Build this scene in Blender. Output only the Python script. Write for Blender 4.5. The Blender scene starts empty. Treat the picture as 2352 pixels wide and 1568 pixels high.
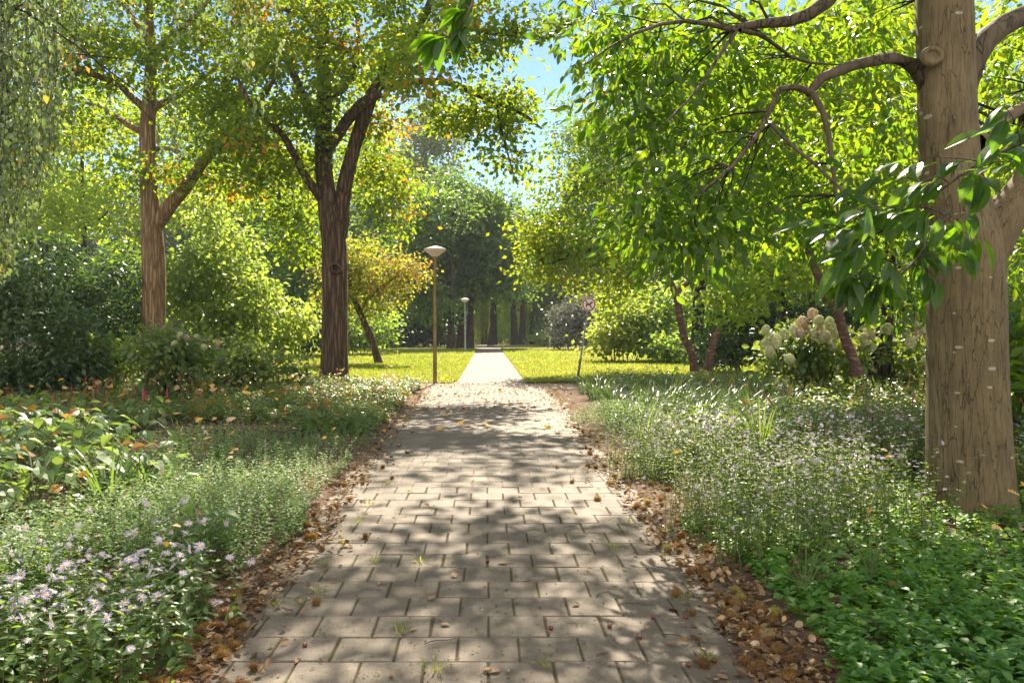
import bpy, math, time
import numpy as np
from mathutils import Vector, noise, kdtree
T0 = time.time()
scene = bpy.context.scene
COL = scene.collection
rad = math.radians
RNG = np.random.default_rng(11)

# ------------------------------------------------------------------ camera
# The path runs along +Y, the camera stands over x = 0.  at() turns a point of the picture (measured on
# a 2352 x 1568 view) plus a distance into a place in the park.
FPX, VPU, VPV, CAMZ = 1829.0, 1119.5, 762.0, 1.55
def at(u, v, Y):
    return np.array([(u - VPU) / FPX * Y, Y, CAMZ + (VPV - v) / FPX * Y])
cam_d = bpy.data.cameras.new('camera')
cam = bpy.data.objects.new('camera', cam_d); COL.objects.link(cam)
cam.location = (0, 0, CAMZ); cam.rotation_euler = (rad(90), 0, 0)
cam_d.sensor_width = 36; cam_d.lens = 36 * FPX / 2352
cam_d.shift_x = (1176 - VPU) / 2352; cam_d.shift_y = (VPV - 784) / 2352
cam_d.clip_start = .05; cam_d.clip_end = 2000
scene.camera = cam

# ------------------------------------------------------------------ light
SUN_EL, SUN_AZ = rad(45), rad(5)
S = Vector((math.sin(SUN_AZ) * math.cos(SUN_EL), math.cos(SUN_AZ) * math.cos(SUN_EL), math.sin(SUN_EL)))
sun_d = bpy.data.lights.new('sun', 'SUN'); sun_d.energy = 5.0; sun_d.angle = rad(.55); sun_d.color = (1, .87, .69)
sun = bpy.data.objects.new('sun', sun_d); COL.objects.link(sun)
sun.rotation_euler = S.to_track_quat('Z', 'Y').to_euler(); sun.location = (3, 30, 40)
world = bpy.data.worlds.new('World'); scene.world = world; world.use_nodes = True
wn = world.node_tree; bgn = wn.nodes['Background']
sky = wn.nodes.new('ShaderNodeTexSky'); sky.sky_type = 'NISHITA'; sky.sun_disc = False
sky.sun_elevation = SUN_EL; sky.sun_rotation = SUN_AZ; sky.air_density = 1.0; sky.dust_density = 0; sky.ozone_density = 3; sky.altitude = 300
# broken cloud: bright cumulus added unseen behind the camera as fill light, thin white veil low over the trees
def wnode(t, **kw):
    n = wn.nodes.new(t)
    for k, v in kw.items(): setattr(n, k, v)
    return n
wl = wn.links.new; tcw = wnode('ShaderNodeTexCoord'); sx = wnode('ShaderNodeSeparateXYZ'); wl(tcw.outputs['Generated'], sx.inputs[0])
cn = wnode('ShaderNodeTexNoise'); cn.inputs['Scale'].default_value = 2.6; cn.inputs['Detail'].default_value = 8; cn.inputs['Roughness'].default_value = .55; wl(tcw.outputs['Generated'], cn.inputs[0])
back = wnode('ShaderNodeMapRange'); back.inputs[1].default_value = .55; back.inputs[2].default_value = -.35; back.inputs[3].default_value = -.22; back.inputs[4].default_value = .22; wl(sx.outputs[1], back.inputs[0])
low = wnode('ShaderNodeMapRange'); low.inputs[1].default_value = .3; low.inputs[2].default_value = .05; low.inputs[3].default_value = 0; low.inputs[4].default_value = .2; wl(sx.outputs[2], low.inputs[0])
a1 = wnode('ShaderNodeMath', operation='ADD'); wl(cn.outputs[0], a1.inputs[0]); wl(back.outputs[0], a1.inputs[1])
a2 = wnode('ShaderNodeMath', operation='ADD'); wl(a1.outputs[0], a2.inputs[0]); wl(low.outputs[0], a2.inputs[1])
cm = wnode('ShaderNodeMapRange', interpolation_type='SMOOTHSTEP'); cm.inputs[1].default_value = .47; cm.inputs[2].default_value = .68; wl(a2.outputs[0], cm.inputs[0])
cb = wnode('ShaderNodeMapRange'); cb.inputs[1].default_value = .5; cb.inputs[2].default_value = -.3; cb.inputs[3].default_value = 6; cb.inputs[4].default_value = 9.5; wl(sx.outputs[1], cb.inputs[0])
cc = wnode('ShaderNodeVectorMath', operation='SCALE'); cc.inputs[0].default_value = (1, .95, .88); wl(cb.outputs[0], cc.inputs['Scale'])
mxw = wnode('ShaderNodeMix', data_type='RGBA'); mxw.clamp_factor = True; wl(cm.outputs[0], mxw.inputs[0]); wl(sky.outputs[0], mxw.inputs[6]); wl(cc.outputs[0], mxw.inputs[7])
wl(mxw.outputs[2], bgn.inputs[0]); bgn.inputs[1].default_value = .06
vs = scene.view_settings
vs.view_transform = 'Standard'; vs.look = 'None'; vs.gamma = 1; vs.exposure = 1.72; vs.use_curve_mapping = False
scene.render.engine = 'CYCLES'
cy = scene.cycles
cy.max_bounces = 9; cy.diffuse_bounces = 6; cy.glossy_bounces = 2; cy.transmission_bounces = 5; cy.volume_bounces = 0
cy.transparent_max_bounces = 4; cy.caustics_reflective = False; cy.caustics_refractive = False
cy.sample_clamp_indirect = 6; cy.use_adaptive_sampling = True; cy.adaptive_threshold = .01
cy.use_denoising = True; cy.denoiser = 'OPENIMAGEDENOISE'; cy.denoising_input_passes = 'RGB_ALBEDO_NORMAL'
scene.render.use_persistent_data = False

# ------------------------------------------------------------------ materials
def lin(c):
    return tuple(((x / 255) / 12.92 if x / 255 <= .04045 else ((x / 255 + .055) / 1.055) ** 2.4) for x in c)
def newmat(name):
    m = bpy.data.materials.new(name); m.use_nodes = True
    nt = m.node_tree; nt.nodes.clear()
    return m, nt, nt.nodes.new, nt.links.new
def ramp(N, stops, interp='LINEAR'):
    r = N('ShaderNodeValToRGB'); cr = r.color_ramp; cr.interpolation = interp
    while len(cr.elements) < len(stops): cr.elements.new(.5)
    for e, (p, c) in zip(cr.elements, stops):
        e.position = p; e.color = (*c, 1)
    return r
def leaf_mat(name, cols, trans=None, mix=.5, rough=.42, spec=.4, sheen=0):
    """cols / trans: ramp stops over the per-leaf tint; trans is the light that comes through the blade"""
    m, nt, N, L = newmat(name)
    a = N('ShaderNodeAttribute'); a.attribute_name = 'tint'
    r = ramp(N, cols); L(a.outputs['Fac'], r.inputs[0])
    t = ramp(N, trans or [(p, (min(1, c[0] * 2.2), min(1, c[1] * 2.0), c[2] * .7)) for p, c in cols]); L(a.outputs['Fac'], t.inputs[0])
    p = N('ShaderNodeBsdfPrincipled'); p.inputs['Roughness'].default_value = rough
    p.inputs['Specular IOR Level'].default_value = spec
    L(r.outputs[0], p.inputs['Base Color'])
    tr = N('ShaderNodeBsdfTranslucent'); L(t.outputs[0], tr.inputs[0])
    mx = N('ShaderNodeMixShader'); mx.inputs[0].default_value = mix
    L(p.outputs[0], mx.inputs[1]); L(tr.outputs[0], mx.inputs[2])
    o = N('ShaderNodeOutputMaterial'); L(mx.outputs[0], o.inputs[0])
    return m
def solid(name, col, rough=.6, spec=.4, metal=0, var=.25, scale=8, bump=0, bscale=60, stretch=(1, 1, 1), col2=None):
    m, nt, N, L = newmat(name)
    tc = N('ShaderNodeTexCoord'); mp = N('ShaderNodeMapping'); mp.inputs['Scale'].default_value = stretch
    L(tc.outputs['Object'], mp.inputs[0])
    n = N('ShaderNodeTexNoise'); n.inputs['Scale'].default_value = scale; n.inputs['Detail'].default_value = 6; n.inputs['Roughness'].default_value = .65
    L(mp.outputs[0], n.inputs[0])
    lo = tuple(c * (1 - var) for c in col); hi = col2 or tuple(min(1, c * (1 + var)) for c in col)
    r = ramp(N, [(.3, lo), (.7, hi)]); L(n.outputs[0], r.inputs[0])
    p = N('ShaderNodeBsdfPrincipled'); p.inputs['Roughness'].default_value = rough
    p.inputs['Specular IOR Level'].default_value = spec; p.inputs['Metallic'].default_value = metal
    L(r.outputs[0], p.inputs['Base Color'])
    if bump:
        n2 = N('ShaderNodeTexNoise'); n2.inputs['Scale'].default_value = bscale; n2.inputs['Detail'].default_value = 5
        L(mp.outputs[0], n2.inputs[0])
        b = N('ShaderNodeBump'); b.inputs['Strength'].default_value = bump; b.inputs['Distance'].default_value = .02
        L(n2.outputs[0], b.inputs['Height']); L(b.outputs[0], p.inputs['Normal'])
    o = N('ShaderNodeOutputMaterial'); L(p.outputs[0], o.inputs[0])
    return m
def bark_mat(name, dark, light, vs_=3.0, hs=26, bump=.8, moss=0, lichen=0, crack=True, dist=.03):
    m, nt, N, L = newmat(name)
    tc = N('ShaderNodeTexCoord')
    mp = N('ShaderNodeMapping'); mp.inputs['Scale'].default_value = (hs, hs, vs_); L(tc.outputs['Object'], mp.inputs[0])
    nz = N('ShaderNodeTexNoise'); nz.inputs['Scale'].default_value = .9; nz.inputs['Detail'].default_value = 4
    L(mp.outputs[0], nz.inputs[0])
    vm = N('ShaderNodeVectorMath'); vm.operation = 'MULTIPLY_ADD'; vm.inputs[1].default_value = (1.6, 1.6, 1.6)
    L(nz.outputs[1], vm.inputs[0]); L(mp.outputs[0], vm.inputs[2])
    vo = N('ShaderNodeTexVoronoi'); vo.feature = 'DISTANCE_TO_EDGE'; vo.inputs['Scale'].default_value = .55
    L(vm.outputs[0], vo.inputs[0])
    cr = ramp(N, [(0, (0, 0, 0)), ((.06 if crack is True else crack) if crack else .45, (1, 1, 1))]); L(vo.outputs[0], cr.inputs[0])
    n2 = N('ShaderNodeTexNoise'); n2.inputs['Scale'].default_value = 2.2; n2.inputs['Detail'].default_value = 7; n2.inputs['Roughness'].default_value = .7
    L(tc.outputs['Object'], n2.inputs[0])
    r = ramp(N, [(.25, tuple(c * .7 for c in light)), (.5, light), (.75, tuple(min(1, c * 1.25) for c in light))]); L(n2.outputs[0], r.inputs[0])
    mx = N('ShaderNodeMix'); mx.data_type = 'RGBA'; L(cr.outputs[0], mx.inputs[0]); mx.inputs[6].default_value = (*dark, 1); L(r.outputs[0], mx.inputs[7])
    mp2 = N('ShaderNodeMapping'); mp2.inputs['Scale'].default_value = (14, 14, 2.2); L(tc.outputs['Object'], mp2.inputs[0])
    n5 = N('ShaderNodeTexNoise'); n5.inputs['Scale'].default_value = 1.5; n5.inputs['Detail'].default_value = 9; n5.inputs['Roughness'].default_value = .72; L(mp2.outputs[0], n5.inputs[0])
    r5 = ramp(N, [(.3, (.45, .42, .4)), (.5, (.95, .95, .95)), (.7, (1.35, 1.3, 1.2))]); L(n5.outputs[0], r5.inputs[0])
    m5 = N('ShaderNodeMix'); m5.data_type = 'RGBA'; m5.blend_type = 'MULTIPLY'; m5.inputs[0].default_value = .85; L(mx.outputs[2], m5.inputs[6]); L(r5.outputs[0], m5.inputs[7])
    col = m5.outputs[2]
    if crack:   # cracks only in patches
        n4 = N('ShaderNodeTexNoise'); n4.inputs['Scale'].default_value = 1.1; n4.inputs['Detail'].default_value = 2; L(tc.outputs['Object'], n4.inputs[0])
        r4 = ramp(N, [(.5, (0, 0, 0)), (.66, (1, 1, 1))]); L(n4.outputs[0], r4.inputs[0])
        mm = N('ShaderNodeMath'); mm.operation = 'MAXIMUM'; L(cr.outputs[0], mm.inputs[0]); L(r4.outputs[0], mm.inputs[1])
        L(mm.outputs[0], mx.inputs[0]); height = mm.outputs[0]
    else:
        height = cr.outputs[0]
    if moss or lichen:
        n3 = N('ShaderNodeTexNoise'); n3.inputs['Scale'].default_value = 5 if moss else 1.0; n3.inputs['Detail'].default_value = 4
        if moss:
            L(tc.outputs['Object'], n3.inputs[0])
            r3 = ramp(N, [(.58, (0, 0, 0)), (.72, (moss, moss, moss))]); L(n3.outputs[0], r3.inputs[0]); fac = r3.outputs[0]; c3 = (.045, .055, .012)
        else:
            m3 = N('ShaderNodeMapping'); m3.inputs['Scale'].default_value = (5, 5, 12); L(tc.outputs['Object'], m3.inputs[0])
            v3 = N('ShaderNodeTexVoronoi'); v3.inputs['Scale'].default_value = 1; v3.inputs['Randomness'].default_value = 1; L(m3.outputs[0], v3.inputs[0])
            sp = N('ShaderNodeSeparateColor'); L(v3.outputs['Color'], sp.inputs[0]); t3 = N('ShaderNodeMapRange'); t3.inputs[1].default_value = .6; t3.inputs[2].default_value = 1; t3.inputs[3].default_value = 0; t3.inputs[4].default_value = .24; L(sp.outputs[0], t3.inputs[0]); q3 = N('ShaderNodeMath'); q3.operation = 'LESS_THAN'; L(v3.outputs[0], q3.inputs[0]); L(t3.outputs[0], q3.inputs[1]); fac = q3.outputs[0]; c3 = (.33, .32, .23)
        m2 = N('ShaderNodeMix'); m2.data_type = 'RGBA'; L(fac, m2.inputs[0]); L(col, m2.inputs[6]); m2.inputs[7].default_value = (*c3, 1); col = m2.outputs[2]
    p = N('ShaderNodeBsdfPrincipled'); p.inputs['Roughness'].default_value = .8; p.inputs['Specular IOR Level'].default_value = .25
    L(col, p.inputs['Base Color'])
    fn = N('ShaderNodeTexNoise'); fn.inputs['Scale'].default_value = 2; fn.inputs['Detail'].default_value = 6; L(mp.outputs[0], fn.inputs[0])
    ad = N('ShaderNodeMath'); ad.operation = 'MULTIPLY_ADD'; ad.inputs[1].default_value = .5; L(fn.outputs[0], ad.inputs[0]); L(height, ad.inputs[2])
    b = N('ShaderNodeBump'); b.inputs['Strength'].default_value = bump; b.inputs['Distance'].default_value = dist
    L(ad.outputs[0], b.inputs['Height']); L(b.outputs[0], p.inputs['Normal'])
    o = N('ShaderNodeOutputMaterial'); L(p.outputs[0], o.inputs[0])
    return m

# ------------------------------------------------------------------ mesh helpers
def join(a, b):
    """twigs b go into the leaf mesh a with the second material"""
    for v, f, t, m in zip(b.V, b.F, b.T, b.M): a.V.append(v); a.F.append(f + a.n); a.T.append(t); a.M.append(m * 0 + 1)
    a.n += b.n; return a
class MB:
    """collects vertices, polygons and a per-face tint, and links them as one mesh object"""
    def __init__(s): s.V = []; s.F = []; s.T = []; s.M = []; s.n = 0
    def add(s, v, f, tint=.5, mi=0):
        v = np.asarray(v, float).reshape(-1, 3); f = np.asarray(f, int)
        s.V.append(v); s.F.append(f + s.n); s.n += len(v)
        t = np.full(len(f), tint, float) if np.isscalar(tint) else np.asarray(tint, float)
        s.T.append(t); s.M.append(np.full(len(f), mi))
    def build(s, name, mats, parent=None, smooth=False, loc=None):
        me = bpy.data.meshes.new(name)
        if s.V:
            V = np.concatenate(s.V)
            if loc is not None: V = V - np.asarray(loc)
            me.vertices.add(len(V)); me.vertices.foreach_set('co', V.astype('f').ravel())
            idx = np.concatenate([f.ravel() for f in s.F]); ln = np.concatenate([np.full(len(f), f.shape[1]) for f in s.F])
            me.loops.add(len(idx)); me.loops.foreach_set('vertex_index', idx.astype('i'))
            me.polygons.add(len(ln)); st = np.concatenate([[0], np.cumsum(ln)[:-1]])
            me.polygons.foreach_set('loop_start', st.astype('i'))
            me.polygons.foreach_set('material_index', np.concatenate(s.M).astype('i'))
            me.update(calc_edges=True)
            a = me.attributes.new('tint', 'FLOAT', 'FACE'); a.data.foreach_set('value', np.concatenate(s.T).astype('f'))
            me.polygons.foreach_set('use_smooth', np.full(len(ln), smooth))
        for m in (mats if isinstance(mats, (list, tuple)) else [mats]): me.materials.append(m)
        o = bpy.data.objects.new(name, me); COL.objects.link(o)
        if parent is not None: o.parent = parent
        elif loc is not None: o.location = loc
        return o
def empty(name, loc=(0, 0, 0), rz=0):
    o = bpy.data.objects.new(name, None); COL.objects.link(o); o.location = loc; o.rotation_euler = (0, 0, rz); o.empty_display_size = .2
    return o
def tag(o, label=None, cat=None, group=None, kind=None):
    if label: o['label'] = label
    if cat: o['category'] = cat
    if group: o['group'] = group
    if kind: o['kind'] = kind
    return o
def copy_tree(o, loc=None, rot=None, sc=None, parent=None):
    c = o.copy(); COL.objects.link(c); c.parent = parent
    if loc is not None: c.location = loc
    if rot is not None: c.rotation_euler = rot
    if sc is not None: c.scale = (sc, sc, sc) if np.isscalar(sc) else sc
    for ch in list(o.children): copy_tree(ch, parent=c)
    return c
def unit(a):
    a = np.asarray(a, float); return a / np.maximum(np.linalg.norm(a, axis=-1, keepdims=True), 1e-9)
# leaf templates: (verts in [side, along, normal] units of leaf length, faces)
def blade_tmpl(ws, droop=.15, fold=.18):
    """ws: half widths along the midrib; a folded, drooping blade of quads"""
    k = len(ws); v = []; f = []
    for i, w in enumerate(ws):
        t = i / (k - 1); z = -droop * t * t
        v += [(-w, t, z + fold * w), (0, t, z), (w, t, z + fold * w)]
    for i in range(k - 1):
        a = 3 * i; f += [(a, a + 1, a + 4, a + 3), (a + 1, a + 2, a + 5, a + 4)]
    return np.array(v), np.array(f)
TRI2 = (np.array([(0, 0, 0), (.36, .5, .1), (0, 1, -.08), (-.36, .5, .1)]), np.array([(0, 1, 2), (0, 2, 3)]))
QUAD = (np.array([(0, 0, 0), (.38, .45, .1), (0, 1, -.1), (-.38, .45, .1)]), np.array([(0, 1, 2, 3)]))
NARROW = (np.array([(0, 0, 0), (.14, .45, .05), (0, 1, -.15), (-.14, .45, .05)]), np.array([(0, 1, 2, 3)]))
OVAL = blade_tmpl([.02, .3, .34, .02], .2, .25)
HEART = blade_tmpl([.12, .42, .3, .02], .25, .3)
LANCE = blade_tmpl([.02, .13, .19, .2, .17, .1, .01], .3, .25)
LONG = blade_tmpl([.02, .11, .12, .02], .3, .3)
def oak_tmpl():
    half = [(.03, 0), (.1, .12), (.2, .2), (.12, .3), (.32, .42), (.18, .52), (.42, .66), (.24, .74), (.26, .9), (.0, 1.0)]
    v = [(x, y, .25 * abs(x) - .12 * y * y) for x, y in half] + [(-x, y, .25 * abs(x) - .12 * y * y) for x, y in half[:-1]][::-1]
    n = len(half); tot = len(v)   # strip of quads across the midrib
    f = []
    for i in range(n - 2):
        a, b = i, i + 1; c, d = tot - 1 - (i + 1), tot - 1 - i
        f.append((a, b, c, d))
    return np.array(v), np.array(f), np.array([(n - 2, n - 1, n, n)])
_ov, _of, _ = oak_tmpl()
OAK = (_ov, np.vstack([_of, [[8, 9, 10, 10]]])[:-1])
OAK = (np.vstack([_ov]), _of)
def rosette(k=5, w=.3):
    v = []; f = []
    for i in range(k):
        a = 2 * math.pi * i / k; c, s_ = math.cos(a), math.sin(a); p, q = -s_, c
        b = len(v); v += [(0, 0, 0), (c * .55 + p * w * .5, s_ * .55 + q * w * .5, .1), (c, s_, 0), (c * .55 - p * w * .5, s_ * .55 - q * w * .5, .1)]
        f.append((b, b + 1, b + 2, b + 3))
    return np.array(v), np.array(f)
def leaves(mb, tmpl, pos, fwd, nrm, size, tint, mi=0, wid=None):
    pos = np.asarray(pos); n = len(pos)
    if n == 0: return
    F = unit(fwd); R = unit(np.cross(F, nrm)); U = np.cross(R, F)
    tv, tf = tmpl; k = len(tv); size = np.broadcast_to(size, (n,))[:, None, None]
    w = np.ones(n) if wid is None else np.broadcast_to(wid, (n,)); w = w[:, None, None]
    V = pos[:, None, :] + size * (tv[None, :, 0:1] * w * R[:, None, :] + tv[None, :, 1:2] * F[:, None, :] + tv[None, :, 2:3] * U[:, None, :])
    Fc = (tf[None] + (np.arange(n) * k)[:, None, None]).reshape(-1, tf.shape[1])
    mb.add(V.reshape(-1, 3), Fc, np.repeat(np.broadcast_to(tint, (n,)), len(tf)), mi)
def smooth_path(pts, n):
    P = np.asarray(pts, float)
    if len(P) < 3:
        t = np.linspace(0, 1, n)[:, None]; return P[0] * (1 - t) + P[-1] * t
    Q = np.vstack([2 * P[0] - P[1], P, 2 * P[-1] - P[-2]])
    s = np.linspace(0, len(P) - 1 - 1e-6, n); i = s.astype(int); t = (s - i)[:, None]
    p0, p1, p2, p3 = Q[i], Q[i + 1], Q[i + 2], Q[i + 3]
    return .5 * (2 * p1 + (p2 - p0) * t + (2 * p0 - 5 * p1 + 4 * p2 - p3) * t * t + (3 * p1 - p0 - 3 * p2 + p3) * t ** 3)
def tube(mb, P, r, k=6, rough=0, tint=.5, cap=False, mi=0, rng=RNG):
    P = np.asarray(P, float); n = len(P); r = np.broadcast_to(r, (n,))
    T = unit(np.gradient(P, axis=0)); ref = np.array([1., 0, 0]) if abs(T[0][0]) < .8 else np.array([0, 1., 0])
    X = unit(np.cross(T, np.cross(np.broadcast_to(ref, T.shape), T))); Yv = np.cross(T, X)
    a = np.linspace(0, 2 * math.pi, k, endpoint=False)
    rr = r[:, None] * np.ones(k)
    if rough: # low lumps that run along the stem
        ph = rng.uniform(0, 6.28, 6); z = np.linspace(0, 1, n)[:, None] * max(1, np.linalg.norm(P[-1] - P[0]))
        d = .5 * np.sin(3 * a + ph[0] + .6 * z) + .35 * np.sin(5 * a + ph[1] - .9 * z) + .3 * np.sin(2 * a + ph[2] + 2.1 * z) + .25 * np.sin(9 * a + ph[3] + .5 * z) + .3 * np.sin(ph[4] + 3.1 * z)
        rr = rr * (1 + rough * d)
    V = P[:, None, :] + rr[..., None] * (np.cos(a)[None, :, None] * X[:, None, :] + np.sin(a)[None, :, None] * Yv[:, None, :])
    i = np.arange(n - 1)[:, None] * k; j = np.arange(k)[None, :]; j2 = (j + 1) % k
    F = np.stack([i + j, i + j2, i + k + j2, i + k + j], -1).reshape(-1, 4)
    V = V.reshape(-1, 3)
    mb.add(V, F, tint, mi)
    if cap:
        mb.add(np.vstack([V[-k:], P[-1:]]), [(q, (q + 1) % k, k) for q in range(k)], tint, mi)
def lathe(mb, prof, k=32, mi=0, tint=.5):
    a = np.linspace(0, 2 * math.pi, k, endpoint=False); V = []; n = len(prof)
    for r, z in prof: V += [(r * math.cos(t), r * math.sin(t), z) for t in a]
    i = np.arange(n - 1)[:, None] * k; j = np.arange(k)[None, :]
    F = np.stack([i + j, i + (j + 1) % k, i + k + (j + 1) % k, i + k + j], -1).reshape(-1, 4)
    mb.add(V, F, tint, mi)
def fbm(x, y, s=1.0, seed=0):
    """cheap smooth 2-D noise, vectorised: sums of rotated sines"""
    x = np.asarray(x, float) * s; y = np.asarray(y, float) * s; r = np.random.default_rng(seed); out = 0
    for o in range(7):
        a = r.uniform(0, 6.28); f = .7 * 1.45 ** o; out = out + np.sin(f * (x * math.cos(a) + y * math.sin(a)) + r.uniform(0, 6.28) + .8 * np.sin(f * .7 * (x * math.sin(a) - y * math.cos(a)) + r.uniform(0, 6.28))) / (1.3 ** o)
    return out / 3.2

# ------------------------------------------------------------------ trees
def G(*st): return [(p, c) for p, c in st]
M = {}
# tint 0..0.8 runs through the greens, the last part is the autumn colour of single leaves
M['oak'] = leaf_mat('oak_leaf', G((0, (.035, .085, .012)), (.5, (.06, .13, .015)), (.86, (.10, .17, .018)), (.93, (.35, .2, .02)), (1, (.4, .13, .02))),
                    G((0, (.2, .34, .012)), (.5, (.36, .48, .015)), (.86, (.52, .56, .02)), (.93, (.8, .5, .03)), (1, (.75, .25, .02))), .52, .45, .35)
M['bright'] = leaf_mat('maple_leaf', G((0, (.06, .14, .015)), (1, (.12, .2, .025))), G((0, (.36, .56, .03)), (1, (.62, .68, .05))), .58, .5, .3)
M['chestnut'] = leaf_mat('chestnut_leaf', G((0, (.025, .065, .012)), (.85, (.055, .11, .012)), (.95, (.09, .14, .015)), (1, (.3, .2, .03))),
                         G((0, (.2, .42, .01)), (.85, (.42, .56, .015)), (.95, (.56, .62, .02)), (1, (.7, .5, .04))), .5, .33, .5)
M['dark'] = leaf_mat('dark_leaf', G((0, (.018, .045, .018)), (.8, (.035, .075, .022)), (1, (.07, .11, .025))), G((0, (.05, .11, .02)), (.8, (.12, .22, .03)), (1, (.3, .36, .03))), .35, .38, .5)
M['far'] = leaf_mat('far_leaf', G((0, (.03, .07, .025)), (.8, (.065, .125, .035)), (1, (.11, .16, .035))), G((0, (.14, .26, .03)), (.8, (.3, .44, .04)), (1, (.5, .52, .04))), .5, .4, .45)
M['poplar'] = leaf_mat('poplar_leaf', G((0, (.09, .13, .06)), (1, (.16, .2, .09))), G((0, (.2, .3, .06)), (1, (.38, .42, .08))), .45, .4, .5)
M['willow'] = leaf_mat('willow_leaf', G((0, (.05, .09, .015)), (1, (.11, .16, .02))), G((0, (.24, .36, .03)), (1, (.5, .58, .05))), .5, .5, .3)
M['rust'] = leaf_mat('rust_leaf', G((0, (.08, .12, .02)), (.6, (.13, .14, .025)), (.8, (.15, .08, .03)), (1, (.1, .035, .025))), G((0, (.4, .48, .03)), (.62, (.62, .6, .06)), (.8, (.5, .25, .05)), (1, (.25, .07, .04))), .52, .5, .3)
M['birch'] = leaf_mat('birch_leaf', G((0, (.09, .14, .07)), (.85, (.16, .21, .11)), (.95, (.3, .25, .04)), (1, (.4, .22, .03))), G((0, (.26, .38, .08)), (.85, (.3, .38, .08)), (1, (.75, .5, .04))), .35, .4, .5)
M['shrub'] = leaf_mat('shrub_leaf', G((0, (.06, .11, .02)), (.85, (.12, .17, .035)), (1, (.3, .2, .03))), G((0, (.32, .5, .05)), (.85, (.54, .64, .09)), (1, (.8, .5, .04))), .5, .45, .4)
M['grey'] = leaf_mat('grey_leaf', G((0, (.06, .07, .06)), (1, (.13, .14, .12))), G((0, (.12, .14, .08)), (1, (.25, .26, .16))), .3, .3, .7)
M['gloss'] = leaf_mat('rhododendron_leaf', G((0, (.025, .06, .018)), (.9, (.05, .095, .028)), (1, (.09, .12, .03))), G((0, (.08, .16, .02)), (1, (.2, .3, .03))), .25, .34, .42)
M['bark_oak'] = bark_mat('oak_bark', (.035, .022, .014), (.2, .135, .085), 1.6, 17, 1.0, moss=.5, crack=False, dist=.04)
M['bark_sunlit'] = bark_mat('oak_bark_sunlit', (.13, .08, .042), (.42, .29, .165), 1.6, 19, 1.0, crack=False, dist=.04)  # lighter copy of the oak bark, sunlight put into the colour
M['bark_ch'] = bark_mat('chestnut_bark', (.07, .05, .028), (.15, .115, .062), 4, 34, .9, lichen=1, crack=.022, dist=.01)
M['bark_limb'] = bark_mat('chestnut_limb_bark', (.035, .028, .018), (.1, .077, .05), 6, 20, .9, moss=.4, crack=True, dist=.015)
M['bark_dark'] = bark_mat('dark_bark', (.02, .016, .013), (.07, .055, .042), 2, 16, .8, crack=False)
M['bark_red'] = bark_mat('cherry_bark', (.07, .04, .03), (.2, .12, .09), 20, 6, .6, crack=False)
M['bark_pale'] = bark_mat('pale_bark', (.1, .08, .06), (.34, .3, .25), 6, 10, .4, crack=False)

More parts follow.
